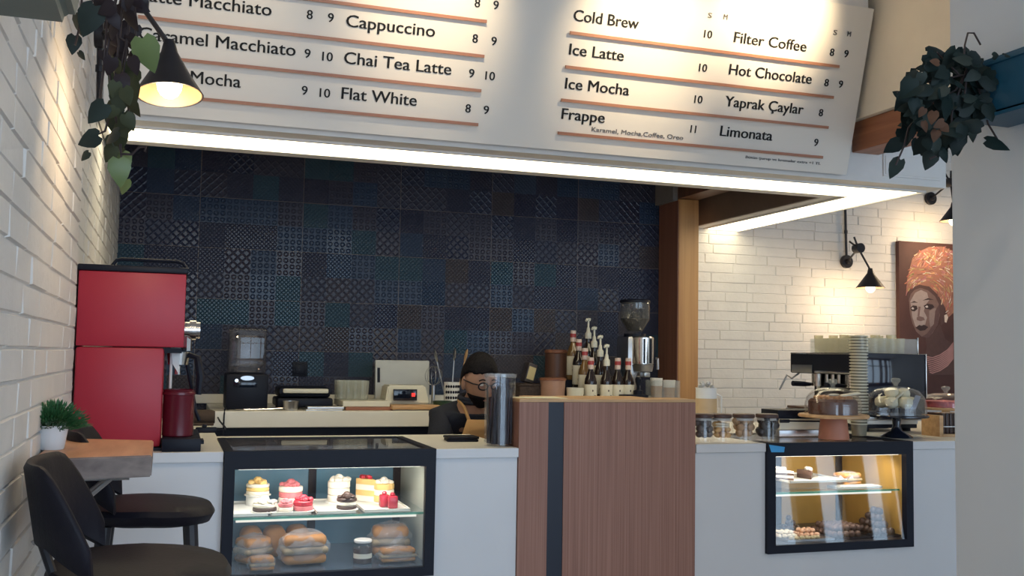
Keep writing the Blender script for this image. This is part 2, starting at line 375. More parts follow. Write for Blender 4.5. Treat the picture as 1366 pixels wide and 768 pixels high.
# cream bulkhead with wooden beam below, running towards the viewer
struct(B().box(3.17, 3.40, 1.2, 4.219, CZ+1.195, ZC-0.002, 0.003).obj('ceiling_beam_casing', cream_wall, smooth=False), 'cream boxed beam running forward from the soffit')
struct(B().box(3.20, 3.36, 1.2, 4.219, CZ+1.045, CZ+1.194, 0.004).obj('trim_2', beam_m, smooth=False), 'red brown wooden beam under the cream boxing at upper right')
# wooden portal: post and beam
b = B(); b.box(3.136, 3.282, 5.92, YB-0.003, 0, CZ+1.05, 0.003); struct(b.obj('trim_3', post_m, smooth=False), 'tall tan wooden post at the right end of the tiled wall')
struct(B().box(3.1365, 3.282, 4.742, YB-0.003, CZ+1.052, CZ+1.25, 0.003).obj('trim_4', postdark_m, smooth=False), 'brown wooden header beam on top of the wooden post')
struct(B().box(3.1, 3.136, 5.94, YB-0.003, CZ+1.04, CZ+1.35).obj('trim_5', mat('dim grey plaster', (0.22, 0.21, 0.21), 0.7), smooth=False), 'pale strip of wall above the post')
struct(B().box(3.1305, 3.1355, 5.925, YB-0.003, ZBK+0.06, CZ+1.04).obj('trim_7', wood('shaded post wood', (0.22, 0.095, 0.06), (0.31, 0.14, 0.09), (30, 30, 1.0)), smooth=False), 'added brown sheet painting shade on the left face of the wooden post')  # thin brown sheet stands in for shade on the left side of the post
struct(B().box(3.378, 3.389, 4.745, YB-0.014, ZS+0.004, CZ+1.5).obj('trim_8', mat('taupe shade paint', (0.20, 0.15, 0.125), 0.6), smooth=False), 'taupe shade paint added on the inside of the soffit return')  # added board, its dark tone stands in for shade inside the soffit
# ------------------------------------------------------------------ counters
lc = thing('service_counter', 'long white front counter on the left with the cake display fridge set in it', 'counter', (0.46, 3.9, 0))
FX0, FX1, FZ0 = 0.187, 0.925, CZ-0.790
b = B()
b.box(XL+0.02, FX0-0.002, 3.60, 4.25, ZCT-0.035, ZCT, 0.003); b.box(FX1+0.002, 1.243, 3.60, 4.25, ZCT-0.035, ZCT, 0.003); b.box(FX0-0.002, FX1+0.002, 4.16, 4.25, ZCT-0.035, ZCT, 0.003)
b.box(XL+0.02, 0.19, 4.25, 5.395, ZCT-0.035, ZCT, 0.003)
b.obj('worktop', ctop_m, lc, smooth=False)
b = B(); b.box(XL+0.02, FX0-0.002, 3.61, 4.2, 0, ZCT-0.036); b.box(FX1+0.002, 1.243, 3.61, 4.2, 0, ZCT-0.036); b.box(FX0-0.002, FX1+0.002, 3.61, 4.2, 0, FZ0-0.002)
b.box(XL+0.02, 0.18, 4.2, 5.39, 0, ZCT-0.036)
b.obj('body', counter_m, lc, smooth=False)
for q in ((FX1+0.003, 1.243), (XL+0.02, FX0-0.003)): b = B(); b.box(*q, 3.596, 3.603, ZCT-0.034, ZCT-0.001); b.obj('edge_band', counter_m, lc, smooth=False)
pr = thing('bar_pillar', 'red brown ribbed wood counter block with a black vertical stripe in the middle', 'counter', (1.61, 3.7, 0))
xs0, xs1 = at(731, 600, 3.6).x, at(752, 600, 3.6).x
b = B(); b.box(1.245, xs0, 3.60, 3.75, 0, ZPIER-0.012); b.box(xs1, 1.985, 3.60, 3.75, 0, ZPIER-0.012); b.obj('veneer_panel', pier_m, pr, smooth=False)
b = B(); b.box(xs0, xs1, 3.604, 3.75, 0, ZPIER-0.012); b.obj('black_stripe', strip_m, pr, smooth=False)
b = B(); b.box(1.245, 1.985, 3.60, 3.76, ZPIER-0.0115, ZPIER, 0.001); b.box(1.45, 1.985, 3.76, 4.2, ZPIER-0.03, ZPIER-0.012); b.obj('top', light_wood, pr, smooth=False)
b = B(); b.box(1.45, 1.985, 3.76, 4.2, 0, ZPIER-0.03); b.obj('rear_cabinet', counter_m, pr, smooth=False)
tag(B().prism([onz(676, 529.6, ZPIER+.0008), onz(694, 531, ZPIER+.0008), onz(757, 531.5, ZPIER+.0008), onz(738, 529, ZPIER+.0008)], (0, 0, 0.0015)).obj('paper_sheet', mat('lit top yellow', (0.86, 0.80, 0.55), 0.7), None, onz(710, 530, ZPIER), smooth=False), 'pale yellow sheet painting light on the wooden block top', 'paper')  # thin yellow sheet paints the light falling on the block top
rc = thing('service_counter', 'white counter on the right with the small glass display fridge set in it', 'counter', (3.0, 3.9, 0))
RX0, RX1, RZ0 = 2.308, 3.022, CZ-0.778
ZRT = CZ-0.336
b = B(); b.box(1.988, RX0-0.002, 3.60, 4.85, ZRT-0.035, ZRT, 0.003); b.box(RX1+0.002, 4.6, 3.60, 4.85, ZRT-0.035, ZRT, 0.003); b.box(RX0-0.002, RX1+0.002, 4.10, 4.85, ZRT-0.035, ZRT, 0.003); b.obj('worktop', ctop_m, rc, smooth=False)
rcm = mat('warm white laminate', (0.70, 0.68, 0.68), 0.4, noise=0.02, nscale=4)
b = B(); b.box(1.988, RX0-0.002, 3.605, 4.8, 0, ZRT-0.036); b.box(RX1+0.002, 4.6, 3.605, 4.8, 0, ZRT-0.036); b.box(RX0-0.002, RX1+0.002, 3.605, 4.8, 0, RZ0-0.002); b.box(RX0-0.002, RX1+0.002, 4.12, 4.8, RZ0-0.002, ZRT-0.036); b.obj('body', rcm, rc, smooth=False)
for q in ((1.988, RX0-0.003), (RX1+0.003, 4.6)): b = B(); b.box(*q, 3.597, 3.604, ZRT-0.034, ZRT-0.001); b.obj('edge_band', rcm, rc, smooth=False)
bc = thing('back_counter', 'white topped work counter along the dark tiled wall', 'counter', (1.6, 5.8, 0))
b = B(); b.box(0.21, 3.13, 5.40, YB-0.023, ZBK-0.085, ZBK, 0.004); b.obj('worktop', ctop_m, bc, smooth=False)
b = B(); b.box(0.21, 3.13, 5.43, YB-0.023, 0, ZBK-0.086); b.obj('body', black_m, bc, smooth=False)
struct(B().box(XL+0.015, 3.13, YB-0.022, YB-0.001, ZBK+0.001, ZBK+0.055, 0.003).obj('trim_6', ctop_m, smooth=False), 'cream splash strip along the foot of the tiled wall')
# ------------------------------------------------------------------ menu board
TILT = 0.28
S0 = Vector((0, 4.185, CZ+0.922)); SU = Vector((0, -TILT, 1)).normalized(); SN = Vector((0, -1, -TILT)).normalized()
def onsign(x, y):
    d = ray(x, y); t = (S0-CAM).dot(SN)/d.dot(SN); p = CAM+d*t; return p.x, (p-S0).dot(SU)
def sp(u, v, n=0.0): return Vector((u, S0.y, S0.z))+SU*v+SN*n
SROT = Matrix((Vector((1, 0, 0)), SU, SN)).transposed()
SH = 0.80
mb = thing('menu_board', 'long white tilted menu board with black lettering above the bar', 'menu board', sp(1.4, 0))
b = B(); b.prism([sp(XL+0.03, 0, -0.012), sp(3.142, 0, -0.012), sp(3.142, SH, -0.012), sp(XL+0.03, SH, -0.012)], SN*0.012); b.obj('panel', panel_m, mb, smooth=False)
def bars(xl, xr, y0, y1, pxl, pxr):
    u0, v0 = onsign(pxl, y0); u1, v1 = onsign(pxr, y1); v = (v0+v1)/2
    b = B(); b.prism([sp(u0, v-0.0065, 0.007), sp(u1, v-0.0065, 0.007), sp(u1, v+0.0065, 0.007), sp(u0, v+0.0065, 0.007)], SN*0.011)
    for x in (u0+0.05, (u0+u1)/2, u1-0.05): b.prism([sp(x-0.004, v-0.004, 0.0002), sp(x+0.004, v-0.004, 0.0002), sp(x+0.004, v+0.004, 0.0002), sp(x-0.004, v+0.004, 0.0002)], SN*0.0068)
    b.obj('divider_bar', copper, mb, smooth=False)
UL = onsign(183, 70)[0]
for (xr, yr) in ((648, 28.8), (644.8, 75.2), (640.7, 120.9), (636.7, 166)):
    u1, v1 = onsign(xr, yr); pl0 = sp(UL, v1)
    c = (pl0-CAM); pxl = 683+F_PX*c.dot(RT)/c.dot(FWD); pyl = 384-F_PX*c.dot(UP)/c.dot(FWD)
    bars(0, 0, pyl, yr, pxl, xr)
for a in (((759.2, 43), (1117, 89.3)), ((753, 88.7), (1109.5, 130)), ((747.4, 133.7), (1102.7, 169.2)), ((743, 177.7), (1095.3, 208.8))):
    bars(0, 0, a[0][1], a[1][1], a[0][0], a[1][0])
def text(s, p0, p1, cap, name='lettering', m=None, bold=0.0):
    """lettering standing on the board: baseline from p0 to p1 (u, v), capital height cap"""
    cu = bpy.data.curves.new('t', 'FONT'); cu.body = s; cu.size = 1; cu.extrude = 0; cu.offset = 0; cu.resolution_u = 3
    to = bpy.data.objects.new('t', cu); COL.objects.link(to)
    dg = bpy.context.evaluated_depsgraph_get(); me = bpy.data.meshes.new_from_object(to.evaluated_get(dg))
    bpy.data.objects.remove(to); bpy.data.curves.remove(cu)
    xs = [v.co.x for v in me.vertices]; x0, x1 = min(xs)-bold, max(xs)+bold
    capu = 0.72
    sx = (p1[0]-p0[0])/(x1-x0); sy = cap/capu; v0 = (p0[1]+p1[1])/2
    bm = bmesh.new(); bm.from_mesh(me); bpy.data.meshes.remove(me)
    if bold:                               # heavier strokes: the outline laid twice, a hair apart
        bm.verts.ensure_lookup_table(); d_ = bmesh.ops.duplicate(bm, geom=bm.verts[:]+bm.edges[:]+bm.faces[:]); nv = {e for e in d_['geom'] if isinstance(e, bmesh.types.BMVert)}
        for v in bm.verts: v.co.x += bold if v in nv else -bold
    g = bmesh.ops.extrude_face_region(bm, geom=bm.faces[:]); up = {e for e in g['geom'] if isinstance(e, bmesh.types.BMVert)}
    o0 = wloc(mb)
    for v in bm.verts: v.co = sp(p0[0]+(v.co.x-x0)*sx, v0+v.co.y*sy, 0.0035 if v in up else 0.0004)-o0
    bmesh.ops.recalc_face_normals(bm, faces=bm.faces)
    me = bpy.data.meshes.new(name); bm.to_mesh(me); bm.free(); me.materials.append(m or ink)
    o = bpy.data.objects.new(name, me); COL.objects.link(o); o.parent = mb
    return o
CAPH = 0.050
def tx(s, xl, yl, xr, yr, cap=CAPH, m=None, bold=0.011): text(s, onsign(xl, yl), onsign(xr, yr), cap, 'lettering', m, bold)
def num(s, x, y, cap=0.037, m=None, wd=0.024):
    u, v = onsign(x, y); wv = wd*len(s)*(0.62 if s == '11' else (0.9 if len(s) > 1 else 1.0)); text(s, (u-wv/2, v), (u+wv/2, v), cap, 'price_lettering', m, 0.011)
tx('Latte Macchiato', 186, 0.5, 362, 21)
tx('Caramel Macchiato', 184.6, 52, 394, 75)
tx('Mocha', 254, 110, 321, 117.5)
tx('Cappuccino', 461.2, 35.5, 579.8, 49)
tx('Chai Tea Latte', 458.5, 83.6, 601.4, 100.6)
tx('Flat White', 455.1, 131.4, 555.4, 141.5)
for s, x, y in (('8', 412.8, 25.4), ('9', 440.9, 29.5), ('9', 409.8, 77.2), ('10', 436.5, 81.3), ('9', 406, 126.3), ('10', 433, 129.7), ('8', 633.3, 56.9), ('9', 658.3, 60.3),
                ('9', 628.5, 103.3), ('10', 653.2, 106.7), ('8', 623.8, 150), ('9', 648, 152), ('8', 636.3, 9.5), ('9', 661, 12.5)): num(s, x, y)
tx('Cold Brew', 764.3, 28.2, 851.3, 38)
tx('Ice Latte', 758.5, 73, 831.3, 81)
tx('Ice Mocha', 753.1, 118.4, 838.7, 126.9)
tx('Frappe', 748.4, 158.4, 805.9, 164.1)
tx('Karamel, Mocha,Coffee, Oreo', 788.7, 175.5, 910.8, 186.1, 0.021, greyink, 0.0)
tx('Filter Coffee', 978.2, 56.5, 1074.6, 68.7)
tx('Hot Chocolate', 971.7, 99.2, 1081.7, 111.7)
tx('Yaprak Çaylar', 966.3, 141.5, 1070.6, 152.3)
tx('Limonata', 959.9, 180.4, 1029.3, 188.2)
for s, x, y in (('10', 943.7, 50.8), ('10', 936.9, 95.4), ('10', 930.8, 137.5), ('11', 924, 177), ('8', 1109, 74.5), ('9', 1128, 76.5), ('8', 1101.7, 115), ('9', 1120.6, 117), ('8', 1094.2, 155), ('9', 1087.8, 194.6)): num(s, x, y, 0.036, None, 0.023)
for s, x, y in (('S', 946.4, 24), ('M', 967.3, 26), ('S', 1113.5, 46.6), ('M', 1132, 48.6)): num(s, x, y, 0.024, greyink, 0.02)
tx('Bütün şurup ve kremalar extra +1 TL', 994.4, 210.5, 1094, 220, 0.013, greyink, 0.0)
# ------------------------------------------------------------------ wall lamps
def cone_lamp(name, label, tip, axis, disc, elbow, shade_h, r_open, energy, normal, group, conduit=None, rods=True):
    t = thing(name, label, 'wall lamp', disc, group)
    tip = Vector(tip); ax = Vector(axis).normalized(); M = ax.to_track_quat('Z', 'Y').to_matrix(); disc = Vector(disc); elbow = Vector(elbow)
    n = Vector(normal)
    Mn = n.to_track_quat('Z', 'Y').to_matrix()
    b = B(); b.cyl(disc-n*0.004, 0.048, 0.03, 20, bev=0.004, M=Mn)
    b.obj('mounting_disc', blackmetal, t)
    if conduit is not None:
        b = B(); b.tube([disc+n*0.012, Vector(conduit)+n*0.012], 0.009); m_ = disc.lerp(Vector(conduit), 0.5)+n*0.012; b.tube([m_-Vector((0, 0, .012)), m_+Vector((0, 0, .012))], 0.013); b.obj('conduit', blackmetal, t)
    b = B(); d1 = (elbow-disc).normalized(); b.tube([disc+n*0.02, elbow], 0.007); b.ell(disc+n*0.03, 0.02, 0.02, 0.02, 10)
    if rods: e1 = Vector((d1.x, 0, d1.z)).normalized(); b.tube([elbow, elbow+e1*0.085], 0.007)
    b.obj('arm', blackmetal, t)
    b = B(); d2 = (tip-elbow).normalized(); b.tube([elbow, tip], 0.007)
    if rods: e2 = Vector((d2.x, 0, d2.z)).normalized(); b.tube([elbow, elbow-e2*0.085], 0.007)
    b.obj('arm', blackmetal, t)
    b = B(); b.ell(elbow, 0.032, 0.032, 0.032, 12); b.cyl(elbow-n*0.03, 0.034, 0.06, 16, M=Mn); b.obj('joint', blackmetal, t)
    b = B(); k = tip
    b.lathe([(0, -0.012), (0.014, -0.012), (0.018, 0.004), (0.022, 0.022), (r_open*0.6, shade_h*0.58), (r_open, shade_h), (r_open-0.003, shade_h), (r_open*0.6-0.004, shade_h*0.58), (0.018, 0.026), (0, 0.026)], k, 32, M=M)
    sh = b.obj('lamp_shade', [blackmetal], t)
    b = B(); b.lathe([(0.021, 0.029), (r_open*0.6-0.006, shade_h*0.58), (r_open-0.005, shade_h-0.001)], k, 32, M=M); b.obj('shade_lining', mat('cream enamel lining', (0.20, 0.12, 0.065), 0.5), t)
    bc_ = k+ax*(shade_h*(0.97 if rods else 0.80))
    b = B(); b.ell(bc_, 0.033, 0.033, 0.038, 16, M=None); b.obj('bulb', bulb_m, t)
    lo = light('lamp_glow', 'POINT', bc_+ax*0.085, energy, WARM, shadow_soft_size=0.05)
    return t
e_ = at(1145, 331, 5.9); tip_ = at(1161, 360, 5.86); dsc = at(1128, 349, YB-0.013)
cone_lamp('wall_lamp', 'black cone wall lamp on crossed arms on the white brick wall', tip_, (0, 0, -1), dsc, e_, 0.125, 0.098, 8, (0, -1, 0), 'black cone wall lamps', at(1126, 270, YB-0.013))
d2 = at(1240, 265, YB-0.013); 
cone_lamp('wall_lamp', 'black cone wall lamp half hidden at the right edge above the portrait', at(1272, 272, 5.86), (0, 0, -1), d2, at(1268, 243, 5.9), 0.125, 0.098, 8, (0, -1, 0), 'black cone wall lamps')
lt = at(226, 60, 2.85)
cone_lamp('wall_lamp', 'large black cone lamp glowing warmly in front of the menu board at upper left', lt, (0.04, -0.16, -1), onx(128, 45, -0.281), at(183, 0, 2.85), 0.145, 0.088, 5, (1, 0, 0), 'black cone wall lamps', onx(127, 136, -0.281), rods=False)
# ceiling downlights aimed at the board (out of the frame, in the ceiling)
for i, (tx_, ty_) in enumerate(((572, 6), (860, 55), (1032, 22), (300, 20))):
    u, v = onsign(tx_, ty_); tgt = sp(u, v+0.05); base = Vector((tgt.x+0.05, 3.25, ZC-0.09))
    t = thing('ceiling_spotlight', 'black ceiling spotlight aimed at the menu board', 'spotlight', (base.x, base.y, ZC), 'ceiling spotlights')
    b = B(); b.cyl((base.x, base.y, ZC-0.02), 0.045, 0.019, 20); b.obj('canopy', blackmetal, t)
    ax = (tgt-base).normalized(); M = ax.to_track_quat('Z', 'Y').to_matrix()
    b = B(); b.lathe([(0, -0.06), (0.035, -0.06), (0.04, 0.05), (0.036, 0.05), (0.03, -0.02), (0, -0.02)], base, 20, M=M); b.tube([base-ax*0.05, (base.x, base.y, ZC-0.018)], 0.01); b.obj('housing', blackmetal, t)
    light('spot', 'SPOT', base+ax*0.055, (48, 70, 95, 12)[i], (1.0, 0.78, 0.48), tgt, spot_size=math.radians(62), spot_blend=1.0, shadow_soft_size=0.03)
# added warm fill lights in the ceiling, out of view, to warm the room
for i, (x, y) in enumerate(((0.4, 1.6), (1.6, 1.6), (0.4, 0.2), (1.9, 0.2))):
    t = thing('recessed_downlight', 'unseen added warm ceiling downlight', 'downlight', (x, y, ZC), 'added fill lights')
    b = B(); b.lathe([(0.075, -0.001), (0.09, -0.001), (0.09, -0.008), (0.075, -0.006), (0.075, -0.001)], (x, y, ZC), 24); b.obj('rim', white_pl, t)
    b = B(); b.cyl((x, y, ZC-0.0035), 0.074, 0.002, 24); b.obj('lens', emis('downlight lens', (1, 0.85, 0.62), 8), t)
    light('downlight', 'SPOT', (x, y, ZC-0.02), 12, (1.0, 0.82, 0.58), (x, y+0.25, 0), spot_size=math.radians(120), spot_blend=0.8, shadow_soft_size=0.06)
# ------------------------------------------------------------------ hanging plants
def leaf(bm, p, d, nrm, s, curl=0.25, fold=0.18):
    """heart shaped pothos leaf: base p, direction d, face normal nrm, length s"""
    d = d.normalized(); nrm = (nrm-d*nrm.dot(d)).normalized(); sd = d.cross(nrm)
    def P(a, c): # along, across
        z = -curl*a*a*s - abs(c)*fold*s*0.8 + 0
        return p+d*(a*s)+sd*(c*s)+nrm*z
    mid = [bm.verts.new(P(a, 0)) for a in (0.06, 0.3, 0.6, 0.85, 1.0)]
    for sg in (-1, 1):
        ed = [bm.verts.new(P(a, sg*c)) for a, c in ((-0.06, 0.17), (0.08, 0.34), (0.35, 0.40), (0.65, 0.27), (0.88, 0.11))]
        f = [(mid[0], ed[0], ed[1]), (mid[0], ed[1], ed[2], mid[1]), (mid[1], ed[2], ed[3], mid[2]), (mid[2], ed[3], ed[4], mid[3]), (mid[3], ed[4], mid[4])]
        for q in f: bm.faces.new(q if sg > 0 else q[::-1])
def pix_dir(deg, rnd, back=0.35):
    a = math.radians(deg); return RT*math.cos(a)+UP*math.sin(a)+FWD*rnd.uniform(-back, back)
def plant_leaves(bm, lst, depthf, seed, curl=(0.1, 0.45)):
    rnd = random.Random(seed)
    for (x, y, spx, deg) in lst:
        p = depthf(x, y, rnd); s = spx*mpp(p); n = -FWD*1.0+RT*rnd.uniform(-0.7, 0.7)+UP*rnd.uniform(-0.3, 0.8)
        d = pix_dir(deg, rnd); leaf(bm, p-d*s*0.5, d, n, s, rnd.uniform(*curl), rnd.uniform(0.05, 0.4))
# right planter and its plant
pt = thing('wall_planter', 'teal blue wall planter on the partition at the right edge', 'planter', (2.37, 2.2, CZ+0.745))
b = B(); x0, x1, y0, y1, z0, z1 = 2.305, 2.4405, 1.95, 2.44, CZ+0.745, CZ+0.918
b.box(x0, x1, y0, y1, z0, z0+0.01); b.box(x0, x0+0.01, y0, y1, z0, z1, .002); b.box(x1-0.01, x1, y0, y1, z0, z1, .002); b.box(x0, x1, y0, y0+0.01, z0, z1, .002); b.box(x0, x1, y1-0.01, y1, z0, z1, .002)
b.obj('trough', teal_m, pt, smooth=False)
b = B(); b.box(x0-0.006, x1, y0-0.006, y1+0.006, z1-0.022, z1-0.008, 0.002); b.box(x0-0.02, x1, y0-0.01, y1+0.015, z0-0.012, z0-0.001, 0.002); b.obj('rim', teal_m, pt, smooth=False)
b = B(); b.box(x0+0.0105, x1-0.0105, y0+0.0105, y1-0.0105, z0+0.011, z1-0.03); b.obj('soil', mat('potting soil', (0.03, 0.02, 0.015), 0.9, bump=0.6), pt, smooth=False)
rp = thing('trailing_plant', 'dark green trailing pothos spilling from the teal planter at upper right', 'plant', (2.34, 2.42, CZ+0.88))
rnd = random.Random(21)
lst = [(1254, 66, 34, 20), (1293, 78, 32, -70), (1214, 118, 32, 200), (1197, 125, 14, 150), (1206, 134, 30, 240), (1196, 226, 30, 250), (1190, 196, 26, 215), (1209, 186, 30, 240), (1222, 178, 28, 280), (1240, 214, 28, 250), (1252, 196, 28, 260), (1262, 208, 18, 300), (1278, 190, 30, 250), (1303, 176, 30, 290), (1333, 189, 34, 350), (1322, 150, 26, 280), (1345, 72, 14, 20), (1330, 74, 14, 10)]
for k in range(150):
    a = rnd.uniform(0, 2*PI); r_ = math.sqrt(rnd.random()); lst.append((1264+58*r_*math.cos(a)-8*(r_*math.sin(a)), 128+58*r_*math.sin(a), rnd.uniform(17, 31), rnd.uniform(150, 390)))
for k in range(20): lst.append((rnd.uniform(1198, 1285), rnd.uniform(170, 200), rnd.uniform(18, 28), rnd.uniform(220, 320)))
def dR(x, y, r):
    return at(x, y, r.uniform(2.28, 2.52) if x < 1312 else r.uniform(2.1, 2.2))
def dR2(x, y, r):
    p = onx(x, y, 2.27); 
    if x > 1300: return p
    return at(x, y, r.uniform(2.30, 2.55))
brown_l = [(1244, 156, 19, 250), (1253, 166, 17, 210), (1236, 168, 16, 290), (1248, 180, 17, 250), (1262, 172, 15, 320), (1247, 82, 15, 170), (1230, 150, 14, 240)]
lst2 = [l for i, l in enumerate(lst) if i % 4 == 1]; lst1 = [l for i, l in enumerate(lst) if i % 4 != 1]
dfr = lambda x, y, r: at(x, y, r.uniform(2.27, 2.31))
b = B(); plant_leaves(b.bm, lst1, dR2, 5); b.obj('foliage', leaf_dark, rp, ang=60)
b = B(); plant_leaves(b.bm, lst2, dR2, 6); b.obj('foliage', mat('slate green leaf', (0.022, 0.034, 0.030), 0.5, noise=0.35, nscale=9, spec=0.25), rp, ang=60)
b = B(); plant_leaves(b.bm, brown_l, dfr, 7); b.obj('dry_leaves', mat('dry brown leaf', (0.10, 0.050, 0.030), 0.6, noise=0.35, nscale=12, spec=0.2), rp, ang=60)
b = B()
for pts in ([(1290, 95), (1275, 120), (1240, 140), (1212, 170), (1206, 195), (1195, 220)], [(1290, 90), (1270, 150), (1268, 180), (1255, 205), (1240, 212)], [(1285, 90), (1287, 60), (1291, 44), (1299, 44), (1308, 60)], [(1300, 100), (1312, 140), (1318, 165), (1330, 185)], [(1280, 100), (1250, 70), (1240, 90)], [(1290, 100), (1284, 150), (1290, 170)], [(1285, 100), (1235, 110), (1210, 130), (1197, 123)]):
    b.tube([at(x, y, 2.40) for x, y in pts], 0.003, 5)
b.obj('vine', vine_m, rp)
leaf_plum = mat('plum brown leaf', (0.026, 0.018, 0.022), 0.5, noise=0.4, nscale=12, spec=0.25); leaf_slate = mat('slate green leaf', (0.022, 0.034, 0.030), 0.5, noise=0.35, nscale=9, spec=0.25)
# left planter and plant
lp = thing('wall_planter', 'rounded sage grey wall planter on the white brick at upper left', 'planter', (-0.22, 2.2, CZ+0.80))
pz0 = onx(97, 24, -0.16); 
b = B(); yb = pz0.y+0.015; prof = []
zb = pz0.z-0.008
sec = [(-0.283, 0.0), (-0.16, 0.0), (-0.15, 0.04), (-0.145, 0.20), (-0.153, 0.20), (-0.16, 0.05), (-0.283, 0.05)]
b.prism([(x, yb, zb+z) for x, z in sec[:4]]+[(-0.283, yb, zb+0.20)], (0, -0.42, 0)); bmesh.ops.bevel(b.bm, geom=b.bm.edges[:], offset=0.014, segments=3, affect='EDGES')
b.obj('trough', planter_grey, lp)
b = B(); b.box(-0.284, -0.140, yb-0.425, yb+0.005, zb+0.185, zb+0.203, 0.006); b.obj('rim', planter_grey, lp)
lpl = thing('trailing_plant', 'olive trailing pothos hanging beside the cone lamp at upper left', 'plant', (-0.18, yb, zb+0.19))
big = [(118, 26, 46, 250), (98, 58, 26, 270), (108, 75, 14, 300), (100, 30, 30, 260), (128, 150, 36, 230), (117, 186, 34, 200), (112, 207, 16, 220), (146, 180, 30, 200), (150, 160, 34, 260)]
lime = [(196, 72, 48, 285), (160, 228, 38, 280), (164, 248, 22, 250), (168, 212, 24, 300)]
mids = [(158, 110, 36, 260), (172, 122, 40, 270), (150, 92, 30, 250), (168, 95, 34, 275), (160, 135, 36, 265), (176, 145, 30, 280), (152, 150, 30, 250), (166, 168, 30, 250), (157, 190, 30, 260), (145, 205, 26, 240), (155, 205, 28, 270), (170, 160, 26, 290)]
dark = [(150, 40, 30, 260), (163, 52, 34, 270), (172, 30, 30, 280), (145, 62, 28, 250), (160, 75, 30, 270), (176, 60, 28, 290), (155, 20, 30, 260), (185, 8, 26, 330), (140, 12, 28, 200), (170, 8, 30, 300), (146, 88, 26, 250), (178, 88, 26, 280), (130, 5, 30, 220)]
for k in range(16): dark.append((rnd.uniform(140, 180), rnd.uniform(-10, 110), rnd.uniform(18, 28), rnd.uniform(230, 310)))
for k in range(10): mids.append((rnd.uniform(146, 178), rnd.uniform(95, 200), rnd.uniform(20, 32), rnd.uniform(230, 310)))
dL = lambda x, y, r: at(x, y, r.uniform(2.42, 2.62))
for nm, l_, m_, sd in (('foliage', big, leaf_slate, 1), ('foliage', dark, leaf_plum, 4), ('foliage', mids, leaf_mid, 2), ('foliage', lime, leaf_lime, 3)):
    b = B(); plant_leaves(b.bm, l_, dL, sd); o = b.obj(nm, m_, lpl, ang=60)
b = B()
for pts in ([(160, -20), (150, 20), (143, 70), (150, 130), (160, 190), (165, 240)], [(170, -20), (172, 40), (165, 100), (172, 150), (160, 200)], [(140, -20), (142, 40), (138, 95), (132, 140)], [(165, -20), (160, 50), (178, 60), (190, 55)], [(130, -20), (120, 10)], [(180, -20), (168, 60), (155, 120), (140, 175), (122, 182)], [(160, 205), (176, 206), (186, 196), (195, 196), (193, 202)], [(110, -10), (105, 40), (100, 60)], [(152, -20), (158, 60), (152, 120)], [(176, -20), (182, 30), (175, 100)]):
    b.tube([at(x, y, 2.52) for x, y in pts], 0.0028, 5)
b.obj('vine', vine_m, lpl)
# ------------------------------------------------------------------ left table, stools, potted plant
ZT = CZ-0.245
tt = thing('wall_table', 'small thick wooden slab table fixed to the left brick wall', 'table', (-0.16, 2.65, ZT))
c4 = [onz(24, 613, ZT), onz(203, 607, ZT), onz(205, 587, ZT), onz(84, 584, ZT)]
c4[3] = Vector((-0.281, c4[3].y, ZT)); c4[0] = Vector((-0.281, c4[0].y, ZT))
b = B(); b.prism([p for p in c4], (0, 0, -0.05)); bmesh.ops.bevel(b.bm, geom=b.bm.edges[:], offset=0.003, segments=2, affect='EDGES'); o = b.obj('table_top', [table_m, tedge_m], tt, smooth=False)
for p in o.data.polygons:
    if p.normal.z < 0.6: p.material_index = 1
b = B()
for yy in (c4[0].y+0.10, c4[0].y+0.24): b.tube([(-0.281, yy, ZT-0.20), (-0.12, yy, ZT-0.056)], 0.006); b.tube([(-0.281, yy, ZT-0.056), (-0.08, yy, ZT-0.056)], 0.005)
b.obj('bracket', steel, tt)
